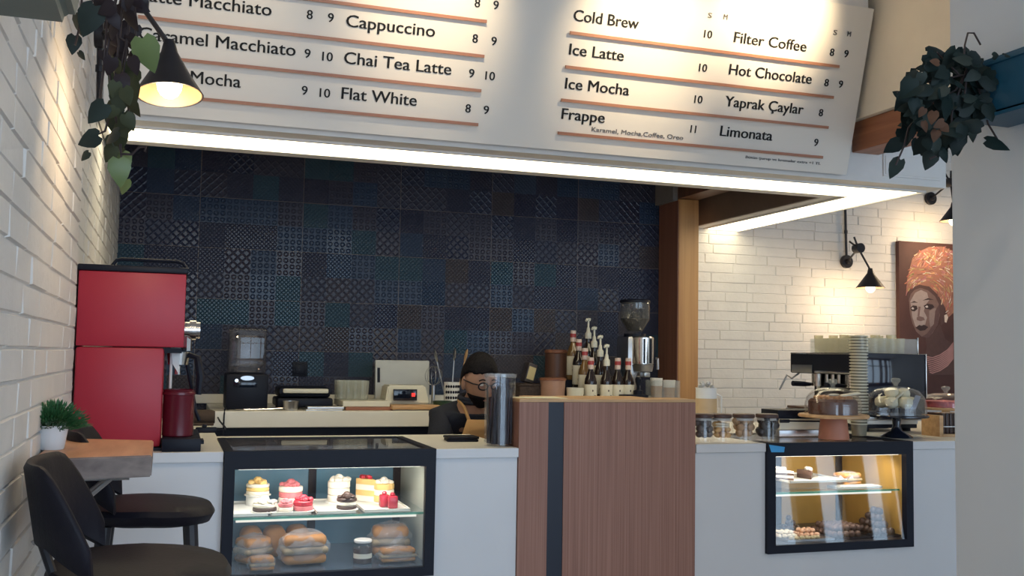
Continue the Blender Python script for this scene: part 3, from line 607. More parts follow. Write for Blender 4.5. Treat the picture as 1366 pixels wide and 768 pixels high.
def make_stool(label, x, y, zs):
    t = thing('bar_stool', label, 'bar stool', (x, y, 0), 'black leather bar stools')
    b = B(); n = 36; prof = [(0.0, 0.0, -0.055), (0.62, 0.62, -0.055), (0.93, 0.93, -0.040), (1.0, 1.0, -0.016), (0.95, 0.95, -0.002), (0.6, 0.6, 0.002), (0, 0, -0.004)]
    def R_(a):
        c, s = math.cos(a), math.sin(a); e = 2.6
        return 1/((abs(c)/0.178)**e+(abs(s)/0.195)**e)**(1/e)
    rings = []
    for k, (f, _, z) in enumerate(prof):
        if f == 0: rings.append([b.bm.verts.new((x, y, zs+z))])
        else: rings.append([b.bm.verts.new((x+R_(2*PI*i/n)*f*math.cos(2*PI*i/n), y+R_(2*PI*i/n)*f*math.sin(2*PI*i/n), zs+z-0.012*max(0, math.cos(2*PI*i/n))*f)) for i in range(n)])
    for a, c in zip(rings, rings[1:]):
        for i in range(n):
            j = (i+1) % n; q = ([a[0]] if len(a) == 1 else [a[i], a[j]])+([c[0]] if len(c) == 1 else [c[j], c[i]]); b.bm.faces.new(q)
    b.obj('seat', leather, t, ang=50)
    b = B(); m_ = 30; sec = []
    for i in range(m_+1):
        ph = PI+math.radians(-66+132*i/m_); k = abs(-66+132*i/m_)/66.0
        top = 0.205-0.15*max(0, (k-0.62)/0.38)**1.5; bot = 0.045-0.055*max(0, (k-0.6)/0.4)**1.1
        lean = 0.035
        r0 = R_(ph)*1.0; th = 0.026*(1-0.35*k)
        def q(r, z): rr = r+lean*(z/0.2); return b.bm.verts.new((x+rr*math.cos(ph), y+rr*math.sin(ph), zs+z))
        sec.append([q(r0-th/2, bot+0.006), q(r0, bot), q(r0+th/2, bot+0.006), q(r0+th/2, top-0.012), q(r0+th*0.2, top), q(r0-th*0.2, top), q(r0-th/2, top-0.012)])
    for a, c in zip(sec, sec[1:]):
        for i in range(7): b.bm.faces.new((a[i], a[(i+1) % 7], c[(i+1) % 7], c[i]))
    b.bm.faces.new(sec[0]); b.bm.faces.new(sec[-1][::-1])
    b.obj('backrest', leather, t, ang=60)
    for sx, sy in ((1, 1), (1, -1), (-1, 1), (-1, -1)):
        b = B(); b.tube([(x+sx*0.11, y+sy*0.11, zs-0.05), (x+sx*0.17, y+sy*0.17, 0.0)], [0.02, 0.013], 10); b.obj('leg', legwood, t)
    b = B(); zr = 0.28; k = 0.155; b.tube([(x+k, y+k, zr), (x-k, y+k, zr), (x-k, y-k, zr), (x+k, y-k, zr), (x+k, y+k, zr)], 0.008); b.obj('footrest', blackmetal, t)
    for sy in (-1, 1): b = B(); b.tube([(x-0.15, y+sy*0.08, zs-0.03), (x-0.185, y+sy*0.08, zs+0.07)], 0.009); b.obj('back_support', blackmetal, t)
    return t
ZSEAT = CZ-0.425
make_stool('nearer black leather bar stool in front of the wooden wall table', -0.040, 2.23, ZSEAT)
make_stool('farther black leather bar stool between the wall table and the white counter', -0.040, 3.06, ZSEAT)
pp = onz(69, 599, ZT)
t = thing('potted_plant', 'small green bushy plant in a white pot on the wooden wall table', 'plant', pp)
b = B(); b.lathe([(0, 0), (0.026, 0), (0.028, 0.003), (0.0365, 0.058), (0.034, 0.058), (0.031, 0.045), (0, 0.045)], pp, 28); b.obj('pot', pot_m, t)
b = B(); b.cyl(pp+Vector((0, 0, 0.0455)), 0.0305, 0.004, 20); b.obj('soil', mat('potting soil', (0.03, 0.02, 0.015), 0.9), t)
b = B(); rg = random.Random(4)
for k in range(800):
    a = rg.uniform(0, 2*PI); el = rg.uniform(0.05, 1.5); d = Vector((math.cos(a)*math.cos(el), math.sin(a)*math.cos(el), math.sin(el))); p0 = pp+Vector((d.x*0.02, d.y*0.02, 0.05)); L_ = rg.uniform(0.035, 0.070)
    p1 = p0+d*L_; sd = d.orthogonal().normalized(); sd.rotate(Matrix.Rotation(rg.uniform(0, 6.28), 3, d)); s_ = rg.uniform(0.0018, 0.0032)
    b.poly([p1-d*0.012, p1-d*0.004+sd*s_, p1+d*0.006, p1-d*0.004-sd*s_])
    if k % 3 == 0: b.tube([p0, p1], 0.0007, 4)
    q1 = p0.lerp(p1, 0.6); b.poly([q1, q1+sd*s_*2+d*0.004, q1+sd*s_*2.4+d*0.012, q1+sd*0.001+d*0.008])
b.obj('sprigs', leaf_grass, t, smooth=False)
# ------------------------------------------------------------------ red coffee machine
Y0 = 3.665
xl, xr = -0.300, at(247.5, 400, Y0).x
zb0 = ZCT+0.012; zt = at(180, 363, Y0).z; zm = at(180, 463, Y0).z; xr2 = at(217, 520, Y0).x
rm = thing('coffee_machine', 'tall red coffee machine with a black lid on the left end of the counter', 'coffee machine', ((xl+xr)/2, 3.86, ZCT))
b = B(); b.box(xl, xr, Y0, 4.06, zm+0.002, zt, 0.004); b.obj('upper_housing', red_m, rm)
b = B(); b.box(xl, xr2, Y0, 4.06, zb0, zm, 0.011); b.obj('lower_housing', red_m, rm)
b = B(); b.box(xl-0.004, xr+0.006, Y0-0.006, 4.07, zt+0.001, zt+0.022, 0.004); b.obj('lid', black_m, rm)
b = B()
zz = zt+0.045
for yy in (Y0+0.03, 4.04): b.tube([(xl+0.10, yy, zt+0.02), (xl+0.115, yy, zz-0.004), (xl+0.13, yy, zz), (xr-0.03, yy, zz), (xr-0.012, yy, zz-0.006), (xr+0.002, yy, zt+0.02)], 0.006)
b.obj('cup_rail', black_m, rm)
b = B(); b.box(xr2, xr-0.005, 3.70, 4.03, zm-0.018, zm-0.001); b.obj('underside_plate', black_m, rm)
gx, gz = at(255, 440, 3.83), 0
b = B(); My = Matrix.Rotation(PI/2, 3, 'Y')
b.cyl((xr+0.001, 3.83, gx.z), 0.030, 0.055, 24, M=My); b.cyl((xr+0.02, 3.83, gx.z), 0.036, 0.022, 24, M=My); b.tube([(xr+0.012, 3.83, gx.z-0.02), (xr+0.012, 3.83, gx.z-0.075)], 0.018); b.obj('group_head', chrome, rm)
b = B(); b.cyl((xr-0.015, 3.83, gx.z-0.125), 0.034, 0.045, 24, r2=0.04); b.tube([(xr-0.015, 3.83, gx.z-0.13), (xr-0.015, 3.83, gx.z-0.16)], 0.01); b.obj('portafilter', chrome, rm)
b = B(); b.tube([(xr+0.022, 3.82, gx.z-0.09), (xr+0.05, 3.81, gx.z-0.10), (xr+0.062, 3.80, gx.z-0.17), (xr+0.058, 3.80, gx.z-0.23)], [0.010, 0.013, 0.014, 0.01]); b.tube([(xr+0.015, 3.83, gx.z-0.12), (xr+0.035, 3.83, gx.z-0.21), (xr+0.05, 3.83, gx.z-0.29), (xr+0.065, 3.83, gx.z-0.325)], 0.007); b.obj('handle', black_m, rm)
p_ = at(232, 480, 3.75); b = B(); b.prism([at(228, 462, 3.75), at(241, 463, 3.75), at(238, 498, 3.75), at(230, 485, 3.75)], (0, 0.02, 0)); b.tube([at(229, 466, 3.76), at(227, 518, 3.76)], 0.005); b.obj('spout_guard', white_pl, rm)
b = B(); b.box(xr2+0.004, at(268, 590, 3.62).x, 3.615, 4.06, ZCT, at(240, 585, 3.62).z, 0.003); b.box(xl, xr2+0.004, 3.655, 4.06, ZCT, zb0-0.001); b.box(at(268, 590, 3.62).x, at(273, 590, 3.62).x, 3.70, 3.80, ZCT+0.018, ZCT+0.03); b.obj('drip_tray', black_m, rm)
ztr = at(240, 585, 3.62).z
cpos = Vector((at(238, 550, 3.72).x, 3.73, ztr)); hh = at(238, 519, 3.73).z-ztr
cpt = thing('knock_out_bin', 'dark red cylindrical bin standing under the red coffee machine spout', 'bin', cpos)
b = B(); rr = 0.052; b.lathe([(0, 0.001), (rr-0.003, 0.001), (rr, 0.005), (rr, hh-0.004), (rr+0.002, hh), (rr-0.003, hh), (rr-0.004, 0.01), (0, 0.01)], cpos, 32); b.obj('body', dred_m, cpt)
b = B(); b.lathe([(rr+0.0005, hh-0.02), (rr+0.0025, hh-0.018), (rr+0.0025, hh-0.010), (rr+0.0005, hh-0.008), (rr+0.0005, hh-0.02)], cpos, 32); b.obj('hoop', dred_m, cpt)
# small things on the left return counter
p = onz(270, 560, ZCT); p.y = 4.9; p = Vector((at(270, 555, 4.9).x, 4.9, ZCT))
b = B(); M = Matrix.Rotation(PI/2, 3, 'Y'); b.lathe([(0, -0.055), (0.028, -0.055), (0.034, -0.04), (0.034, 0.04), (0.028, 0.055), (0, 0.055)], p+Vector((0, 0, 0.036)), 14, sx=1, sy=1.2, M=M); b.box(p.x-0.06, p.x+0.05, p.y-0.05, p.y+0.05, p.z, p.z+0.012, 0.004)
tag(b.obj('rolled_cloth', mat('dark brown towel', (0.06, 0.04, 0.03), 0.9, bump=0.5), None, p), 'dark brown rolled cloth lying beside the red coffee machine', 'cloth')
p = Vector((at(276, 570, 4.45).x, 4.45, ZCT)); t = thing('power_adapter', 'black power adapter with a cable on the worktop beside the red machine', 'adapter', p)
b = B(); b.box(p.x-0.045, p.x+0.04, p.y-0.02, p.y+0.02, p.z, p.z+0.022, 0.005); b.box(p.x-0.02, p.x, p.y-0.012, p.y+0.012, p.z+0.022, p.z+0.034, 0.003); b.obj('body', black_m, t)
b = B(); b.tube([(p.x+0.04, p.y, p.z+0.012), (p.x+0.075, p.y+0.02, p.z+0.008), (p.x+0.085, p.y+0.2, p.z+0.006), (p.x+0.08, p.y+0.6, p.z+0.006), (p.x+0.085, 5.385, p.z+0.004)], 0.004); b.obj('cable', black_m, t)
# ------------------------------------------------------------------ display fridges
def fridge(label, x0, x1, y0, y1, z0, z1, bar, topbar, shelves, inner, rear, rear2, floor, low, slant):
    t = thing('display_fridge', label, 'display fridge', ((x0+x1)/2, (y0+y1)/2, z0))
    b = B()
    b.box(x0, x0+bar, y0, y0+0.03, z0, z1); b.box(x1-bar, x1, y0, y0+0.03, z0, z1); b.box(x0+bar, x1-bar, y0, y0+0.03, z0, z0+bar*0.9); b.box(x0+bar, x1-bar, y0, y0+0.03, z1-topbar, z1)
    b.box(x0, x1, y1-0.02, y1, z1-0.03, z1); b.box(x0, x0+0.03, y0+0.03, y1-0.02, z1-0.03, z1); b.box(x1-0.03, x1, y0+0.03, y1-0.02, z1-0.03, z1)
    b.obj('frame', black_m, t, smooth=False)
    b = B(); za_, zb_ = z0+bar*0.9, z1-topbar; b.prism([(x0+bar, y0+0.008, za_), (x1-bar, y0+0.008, za_), (x1-bar, y0+0.008+slant, zb_), (x0+bar, y0+0.008+slant, zb_)], (0, 0.005, 0)); b.obj('front_glass', casegl, t, smooth=False)
    b = B(); b.box(x0+0.03, x1-0.03, y0+0.03, y1-0.02, z1-0.012, z1-0.004); b.obj('top_glass', smoke_ac, t, smooth=False)
    b = B(); b.box(x0+0.002, x0+0.012, y0+0.03, y1-0.02, z0, z1-0.031); b.box(x1-0.012, x1-0.002, y0+0.03, y1-0.02, z0, z1-0.031)
    b.obj('liner', inner, t, smooth=False)
    b = B(); b.box(x0+0.0125, x1-0.0125, y0+0.03, y1-0.02, z0, z0+0.03); b.obj('deck', floor, t, smooth=False)
    xm = (x0+x1)/2; b = B(); b.box(x0+0.012, xm, y1-0.03, y1-0.02, z0+0.03, z1-0.031); b.obj('rear_door', rear, t, smooth=False)
    b = B(); b.box(xm, x1-0.012, y1-0.03, y1-0.02, z0+0.03, z1-0.031); b.obj('rear_door', rear2, t, smooth=False)
    b = B()
    for xx in (x0+0.012, xm-0.015, x1-0.042): b.box(xx, xx+0.03, y1-0.042, y1-0.031, z0+0.03, z1-0.031)
    b.obj('door_frame', black_m, t, smooth=False)
    for zs, yf in shelves:
        b = B(); b.box(x0+0.014, x1-0.014, yf, y1-0.045, zs-0.006, zs); sh = b.obj('shelf', casegl, t, smooth=False)
        b = B(); b.box(x0+0.014, x1-0.014, yf-0.004, yf-0.0002, zs-0.007, zs+0.001); b.obj('shelf_edge', greenedge, sh, smooth=False)
    b = B(); b.box(x0+0.05, x1-0.05, y0+0.032, y0+0.05, z1-topbar-0.004, z1-topbar+0.01); b.obj('light_tube', emis('cool case tube', (1.0, 0.95, 0.85), 5), t, smooth=False)
    l = light('case_light', 'AREA', ((x0+x1)/2, y0+0.12, z1-topbar-0.02), 2.0, (1.0, 0.94, 0.84), ((x0+x1)/2, y0+0.30, z0), shape='RECTANGLE', size=x1-x0-0.14, size_y=0.04)
    for zs, yf in shelves:
        b = B(); b.box(x0+0.05, x1-0.05, yf+0.004, yf+0.016, zs-0.016, zs-0.0075); b.obj('light_tube', emis('added shelf tube', (1.0, 0.95, 0.85), 0.9), t, smooth=False)  # added tube under the shelf brightens the lower deck, no such fitting there
        light('case_light', 'AREA', ((x0+x1)/2, yf+0.02, zs-0.022), low, (1.0, 0.94, 0.86), ((x0+x1)/2, yf+0.16, z0), shape='RECTANGLE', size=x1-x0-0.14, size_y=0.03)
    return t
ZL0, ZL1 = FZ0, ZCT+0.002
SH_L = CZ-0.575
fridge('large black framed glass display fridge full of cakes and wrapped sandwiches', FX0, FX1, 3.585, 4.155, ZL0, ZL1, 0.036, 0.062, [(SH_L, 3.66)], mat('pale fridge liner', (0.42, 0.45, 0.40), 0.3), mat('blue rear door', (0.11, 0.23, 0.32), 0.2), mat('blue rear door', (0.11, 0.23, 0.32), 0.2), mat('dark blue deck', (0.06, 0.09, 0.14), 0.25), 0.32, 0.0)
SH_R = CZ-0.545
fridge('smaller black framed glass display fridge with trays of truffles and cookies', RX0, RX1, 3.585, 4.095, RZ0, ZRT+0.002, 0.036, 0.055, [(SH_R, 3.66)], mat('amber reflection tint', (0.46, 0.27, 0.07), 0.3), mat('dark rear door', (0.05, 0.04, 0.045), 0.2), mat('amber reflection tint', (0.46, 0.27, 0.07), 0.3), mat('dark deck', (0.05, 0.05, 0.06), 0.3), 0.5, 0.036)  # amber liner and door paint a wood reflection; pane slanted to mirror the window
tag(B().prism([at(1026, 593, 3.583), at(1047, 596, 3.583), at(1046, 603, 3.583), at(1029, 603, 3.583)], (0, 0.0015, 0)).obj('blue_tape', mat('blue masking tape', (0.06, 0.36, 0.72), 0.6), None, at(1036, 598, 3.583), smooth=False), 'strip of light blue tape on the corner of the smaller display fridge', 'tape')
yel_cake = mat('yellow sponge', (0.78, 0.52, 0.20), 0.8, bump=0.5, noise=0.15)
creamy = mat('whipped cream', (0.86, 0.80, 0.68), 0.6, bump=0.3, bscale=40)
berry = mat('red berry glaze', (0.52, 0.035, 0.06), 0.25, noise=0.3, nscale=40, bump=0.8, bscale=90)
pink = mat('pink crumb', (0.66, 0.18, 0.20), 0.7, noise=0.3, nscale=40, bump=0.7)
choco = mat('dark chocolate', (0.055, 0.028, 0.022), 0.4, noise=0.2, nscale=30, bump=0.5)
choco_mid = mat('cocoa coated', (0.11, 0.058, 0.042), 0.7, noise=0.3, nscale=30, bump=0.5)
bread = mat('golden bread crust', (0.46, 0.21, 0.065), 0.6, noise=0.25, nscale=12, bump=0.3)
filling = mat('sandwich filling', (0.33, 0.25, 0.15), 0.6, noise=0.4, nscale=25, bump=0.6)
redpiece = mat('red jelly', (0.36, 0.02, 0.04), 0.2)
wrapf = glass('cling film', (0.97, 0.97, 0.97), refl=1.0, rough=0.10, haze=0.20, hazecol=(0.62, 0.66, 0.72))
tray_m = mat('pale tray', (0.74, 0.72, 0.66), 0.35)
lace = mat('white paper lace', (0.84, 0.83, 0.80), 0.7)
rk = random.Random(33)
def tray(label, x0, x1, y0, y1, z, m=tray_m):
    b = B(); b.box(x0, x1, y0, y1, z, z+0.004, 0.001); r = 0.01
    for q in ((x0, x1, y0, y0+0.003), (x0, x1, y1-0.003, y1), (x0, x0+0.003, y0, y1), (x1-0.003, x1, y0, y1)): b.box(*q, z+0.004, z+r)
    return tag(b.obj('serving_tray', m, None, ((x0+x1)/2, (y0+y1)/2, z), smooth=False), label, 'tray')
def layer_cake(label, x, y, z, r, h, cols, topping, group=None, wedge=False):
    r *= 1.12; h *= 1.15
    t = thing('cake', label, 'cake', (x, y, z), group)
    b = B(); b.cyl((x, y, z), r*1.15, 0.003, 24); b.obj('cake_board', lace, t)
    n = len(cols); zz = z+0.0035
    for i, m in enumerate(cols):
        hh = h/n; b = B(); b.cyl((x, y, zz), r*(0.98 if i % 2 else 1.0), hh-0.0005, 24, bev=0.003); b.obj('layer', m, t); zz += hh
    b = B()
    for k in range(14):
        a = rk.uniform(0, 6.28); q = r*0.8*math.sqrt(rk.random()); s_ = rk.uniform(0.18, 0.32)*r; b.ell((x+q*math.cos(a), y+q*math.sin(a), zz+s_*0.4), s_, s_, s_*0.8, 10, jit=0.08, rnd=rk)
    b.ell((x, y, zz+r*0.25), r*0.4, r*0.4, r*0.35, 12, jit=0.06, rnd=rk)
    b.obj('topping', topping, t)
    return t
def slice_cake(label, x, y, z, a, w_, l_, h, cols, topping):
    t = thing('cake_slice', label, 'cake slice', (x, y, z)); n = len(cols); R3 = Matrix.Rotation(a, 3, 'Z')
    for i, m in enumerate(cols):
        b = B(); z0, z1 = z+0.001+h*i/n, z+0.001+h*(i+1)/n-0.0004
        tri_ = [Vector((-w_/2, l_/2, 0)), Vector((0, -l_/2, 0)), Vector((w_/2, l_/2, 0))]
        b.prism([Vector((x, y, z0))+R3 @ q for q in tri_], (0, 0, z1-z0)); b.obj('layer', m, t, smooth=False)
    b = B()
    for k in range(6): b.ell(Vector((x, y, z+h+0.006))+R3 @ Vector((rk.uniform(-.2, .2)*w_, rk.uniform(-.05, .45)*l_, 0)), 0.011, 0.011, 0.009, 8, jit=0.1, rnd=rk)
    b.obj('topping', topping, t); return t
def wrapped(label, x, y, z, lx, ly, h, a=0):
    t = thing('wrapped_sandwich', label, 'sandwich', (x, y, z)); R3 = Euler((0, 0, a))
    for nm, m, z0, z1 in (('bread', bread, 0.006, h*0.36), ('filling', filling, h*0.365, h*0.58), ('bread', bread, h*0.585, h*0.95)):
        b = B(); k = 0.9 if nm == 'bread' else 0.96; b.box(x-lx/2*k, x+lx/2*k, y-ly/2*k, y+ly/2*k, z+z0, z+z1, min(0.018, (z1-z0)*0.45), 3, rot=R3, c=(x, y, z)); b.obj(nm, m, t)
    b = B(); b.ell((x, y, z+h*0.52), lx/2*1.12, ly/2*1.15, h*0.56, 18, M=R3.to_matrix(), jit=0.09, rnd=rk)
    for v in b.bm.verts: v.co.z = max(v.co.z, z+0.001)
    b.obj('film', wrapf, t, smooth=False); return t
def fz(x, y, z): return onz(x, y, z)
# upper shelf of the large fridge
zs = SH_L+0.001
tray('white lace edged tray under the yellow cakes in the large fridge', FX0+0.03, FX0+0.16, 3.68, 4.0, zs, lace)
tray('pale tray under the red berry cakes in the large fridge', FX0+0.17, FX0+0.31, 3.68, 4.0, zs)
tray('pale tray under the chocolate cakes in the large fridge', FX0+0.33, FX0+0.47, 3.68, 4.0, zs)
tray('pale tray under the cream and red desserts in the large fridge', FX0+0.50, FX0+0.67, 3.68, 4.0, zs)
zs += 0.0045
def atY(x, Y): return at(x, 650, Y).x
layer_cake('yellow topped round cream cake at the back left of the large fridge', atY(344, 3.93), 3.93, zs+0.035, 0.038, 0.035, [creamy, yel_cake, creamy], yel_cake)
B_ = B(); B_.cyl((atY(344, 3.93), 3.93, zs), 0.042, 0.034, 24); tag(B_.obj('cake_riser', white_pl, None, (atY(344, 3.93), 3.93, zs)), 'white riser under the yellow topped cake', 'riser')
layer_cake('white almond cream cake at the front left of the large fridge', atY(354, 3.75), 3.75, zs, 0.038, 0.024, [choco, creamy], creamy)
layer_cake('red berry topped cake at the back of the large fridge', atY(388, 3.93), 3.93, zs, 0.040, 0.055, [creamy, pink, creamy], pink)
layer_cake('dark red berry cake at the front of the large fridge', atY(405, 3.74), 3.74, zs, 0.032, 0.03, [pink, berry], berry)
layer_cake('small pink berry tart beside the dark red berry cake', atY(382, 3.73), 3.73, zs, 0.024, 0.026, [creamy, pink], pink)
layer_cake('tall white iced cake at the back centre of the large fridge', atY(452, 3.93), 3.93, zs, 0.038, 0.068, [creamy, creamy, creamy], creamy)
layer_cake('dark chocolate flecked cake at the front centre of the large fridge', atY(463, 3.74), 3.74, zs, 0.033, 0.035, [choco, creamy, choco], choco)
slice_cake('tall cake slice with a red top at the back right of the large fridge', atY(492, 3.93), 3.93, zs, 0.4, 0.06, 0.09, 0.085, [creamy, yel_cake, creamy, yel_cake], berry)
layer_cake('pale yellow cream dessert at the back right of the large fridge', atY(512, 3.90), 3.90, zs, 0.036, 0.06, [yel_cake, creamy, yel_cake], creamy)
for q, (px_, Y) in enumerate(((513, 3.78), (524, 3.74))):
    b = B(); x = atY(px_, Y); b.box(x-0.018, x+0.018, Y-0.018, Y+0.018, zs, zs+0.045, 0.006); b.ell((x, Y, zs+0.05), 0.01, 0.01, 0.008, 8)
    tag(b.obj('jelly_cube', redpiece, None, (x, Y, zs)), ('dark red jelly dessert partly behind its twin in the large fridge', 'dark red jelly dessert at the front right of the large fridge')[q], 'dessert')
# lower deck
zl = ZL0+0.031
def atL(x, Y): return at(x, 730, Y).x
b = B(); x = atL(360, 3.92)
for k in range(3): b.box(x-0.11+k*0.085, x-0.03+k*0.085, 3.86, 3.98, zl+0.002, zl+0.11, 0.03, 4)
tag(b.obj('bread_loaf', bread, None, (x, 3.92, zl)), 'golden brown bread loaf at the back of the lower deck', 'bread')
wrapped('large cling wrapped sandwich in the lower middle of the large fridge', atL(405, 3.74), 3.74, zl, 0.17, 0.10, 0.115, 0.1)
wrapped('cling wrapped brown roll at the lower left of the large fridge', atL(338, 3.80), 3.80, zl, 0.12, 0.10, 0.10, 0.5)
wrapped('small wrapped white roll at the bottom left front of the large fridge', atL(350, 3.67), 3.67, zl, 0.09, 0.07, 0.05, 0)
wrapped('cling wrapped sandwich pile at the lower right of the large fridge', atL(520, 3.82), 3.82, zl, 0.15, 0.10, 0.12, -0.1)
wrapped('wide flat wrapped sandwich at the lower right front of the large fridge', atL(530, 3.70), 3.70, zl, 0.14, 0.07, 0.055, 0.05)
x = atL(484, 3.72); t = thing('dessert_jar', 'small glass jar of layered dessert on the lower deck', 'jar', (x, 3.72, zl))
b = B(); b.lathe([(0, 0), (0.034, 0), (0.036, 0.006), (0.036, 0.058), (0.030, 0.066), (0.030, 0.072)], (x, 3.72, zl), 24); b.obj('glass', clear, t)
for i, m in enumerate((choco, creamy, choco)): b = B(); b.cyl((x, 3.72, zl+0.002+i*0.017), 0.034, 0.0165, 20); b.obj('filling', m, t)
b = B(); b.cyl((x, 3.72, zl+0.0725), 0.033, 0.012, 24, bev=0.003); b.obj('lid', white_pl, t)
# small fridge contents
zs = SH_R+0.001
def atR(x, Y): return at(x, 650, Y).x
tray('cream tray of cakes on the upper shelf of the smaller fridge', atR(1036, 3.8), atR(1112, 3.8), 3.70, 3.98, zs+0.03)
B_ = B(); B_.box(atR(1038, 3.8), atR(1110, 3.8), 3.72, 3.96, zs, zs+0.029, 0.003); tag(B_.obj('tray_riser', acry, None, (atR(1074, 3.8), 3.84, zs), smooth=False), 'clear riser under the cream cake tray in the smaller fridge', 'riser')
slice_cake('white topped cake slice on the upper left of the smaller fridge', atR(1046, 3.78), 3.78, zs+0.0345, 0.5, 0.07, 0.09, 0.04, [choco, creamy, choco, creamy], creamy)
slice_cake('chocolate cake slice in the upper middle of the smaller fridge', atR(1078, 3.80), 3.80, zs+0.0345, -0.3, 0.07, 0.09, 0.035, [choco, choco_mid], creamy)
wrapped('small wrapped sandwich beside the cake slices in the smaller fridge', atR(1130, 3.80), 3.80, zs, 0.12, 0.08, 0.06, 0.2)
tray('cream tray lying on the right of the shelf in the smaller fridge', atR(1105, 3.75), atR(1165, 3.75), 3.69, 3.76, zs)
for i in range(6):
    x = atR(1046, 3.72)+0.03*(i % 3); y = 3.72+0.03*(i//3)
zl = RZ0+0.031
tray('silver tray of pale cookies on the lower left deck', atR(1036, 3.72), atR(1098, 3.72), 3.64, 3.80, zl, steel)
tray('dark tray of chocolate truffles on the lower middle deck', atR(1100, 3.72), atR(1150, 3.72), 3.64, 3.86, zl, black_m)
tray('dark tray of heaped cocoa truffles on the lower right deck', atR(1153, 3.72), RX1-0.02, 3.64, 3.86, zl, black_m)
cookie_c = mat('pale sugar cookie', (0.78, 0.66, 0.48), 0.7, noise=0.15, bump=0.4); cookie_p = mat('peach cookie', (0.66, 0.38, 0.24), 0.7, noise=0.15, bump=0.4)
def ball(name, r, m, flat=1.0, cr=0.05):
    b = B(); b.ell((0, 0, r*flat), r, r, r*flat, 12, jit=cr, rnd=rk); return b.obj(name, m, None, (0, 0, 0))
def heap(proto, label, cat, group, x0, x1, y0, y1, z, r, layers, flat=1.0):
    first = True; proto['label'] = label; proto['category'] = cat; proto['group'] = group
    for L_ in range(layers):
        nx = max(1, int((x1-x0-2*L_*r*0.9)/(2.02*r))); ny = max(1, int((y1-y0-2*L_*r*0.9)/(2.02*r)))
        for i in range(nx):
            for j in range(ny):
                loc = (x0+r+L_*r*0.95+i*2.02*r+rk.uniform(-.08, .08)*r, y0+r+L_*r*0.95+j*2.02*r+rk.uniform(-.08, .08)*r, z+L_*1.55*r*flat)
                if first: o = proto; o.location = loc; first = False
                else: o = proto.copy(); COL.objects.link(o); o.location = loc
                o.rotation_euler = (0, 0, rk.uniform(0, 6))
za = zl+0.0045
heap(ball('cookie', 0.0125, cookie_c, 0.7), 'small pale ball cookie on the silver tray', 'cookie', 'pale cookies in the small fridge', atR(1038, 3.7), atR(1066, 3.7), 3.70, 3.79, za, 0.0125, 2, 0.7)
heap(ball('cookie', 0.0125, cookie_p, 0.8), 'small peach coloured ball cookie on the silver tray', 'cookie', 'peach cookies in the small fridge', atR(1068, 3.7), atR(1096, 3.7), 3.70, 3.79, za, 0.0125, 2, 0.8)
heap(ball('cookie', 0.0125, mat('oat cookie', (0.42, 0.34, 0.20), 0.8, bump=0.6), 0.7), 'small oat cookie in the front row of the silver tray', 'cookie', 'oat cookies in the small fridge', atR(1052, 3.66), atR(1096, 3.66), 3.645, 3.695, za, 0.0125, 1, 0.7)
heap(ball('truffle', 0.0145, choco_mid), 'round cocoa truffle on the dark middle tray', 'truffle', 'cocoa truffles in the small fridge', atR(1102, 3.7), atR(1148, 3.7), 3.65, 3.84, za, 0.0145, 2)
heap(ball('truffle', 0.017, choco), 'dark chocolate truffle heaped on the right tray', 'truffle', 'dark truffles in the small fridge', atR(1155, 3.72), RX1-0.025, 3.65, 3.84, za, 0.017, 4)
heap(ball('truffle', 0.013, choco), 'chocolate ball on the shelf below the cake slices', 'truffle', 'chocolate balls on the left of the small fridge', atR(1040, 3.9), atR(1062, 3.9), 3.85, 3.92, za, 0.013, 3)
# ------------------------------------------------------------------ back counter equipment
def on_back(x, Y, z=None): return Vector((at(x, 540, Y).x, Y, ZBK if z is None else z))
# blender with sound cover
p = on_back(327, 5.62); k = mpp(p); wv = 54*k; t = thing('bar_blender', 'black bar blender with a clear square sound cover on the back counter', 'blender', p)
h1 = at(327, 498, 5.62).z-ZBK; h2 = at(327, 437, 5.62).z-ZBK
b = B(); b.box(p.x-wv/2, p.x+wv/2, p.y-0.10, p.y+0.12, p.z, p.z+h1, 0.012); b.obj('base', black_m, t)
b = B(); b.box(p.x-wv/2+0.012, p.x+wv/2-0.012, p.y-0.075, p.y+0.10, p.z+h1, p.z+h2, 0.014, 3); b.obj('sound_cover', smoke_ac, t)
b = B(); b.box(p.x-0.055, p.x+0.055, p.y-0.045, p.y+0.06, p.z+h1+0.004, p.z+h2-0.035, 0.02); b.obj('jug', acry, t)
b = B(); My2 = Matrix.Rotation(PI/2, 3, 'X'); b.cyl((p.x-0.055, p.y-0.1005, p.z+h1-0.035), 0.009, 0.012, 14, M=My2); b.obj('knob', chrome, t)
b = B(); b.lathe([(0, 0), (0.035, 0), (0.035, 0.003), (0, 0.003)], (p.x, p.y-0.1, p.z+h1-0.022), 20, sx=1, sy=0.35, M=My2); b.obj('badge', steel, t)
b = B(); b.box(p.x-0.07, p.x+0.05, p.y-0.103, p.y-0.1, p.z+h1-0.07, p.z+h1-0.04, 0.001); b.obj('control_panel', blackgloss, t)
b = B(); b.tube([(p.x-0.10, p.y-0.10, p.z+0.01), (p.x-0.115, 5.41, p.z+0.008), (p.x-0.118, 5.393, p.z-0.02), (p.x-0.12, 5.393, p.z-0.16)], 0.004); b.obj('cable', black_m, t)
# wall socket
p = at(400, 492, YB-0.002); b = B(); t = thing('wall_socket', 'square black electric socket on the dark tiled wall', 'socket', p)
b.box(p.x-0.044, p.x+0.044, YB-0.012, YB-0.001, p.z-0.044, p.z+0.044, 0.003); b.obj('plate', black_m, t)
b = B(); b.box(p.x-0.03, p.x+0.03, YB-0.016, YB-0.0125, p.z-0.03, p.z+0.03, 0.002); b.obj('cover_flap', black_m, t)
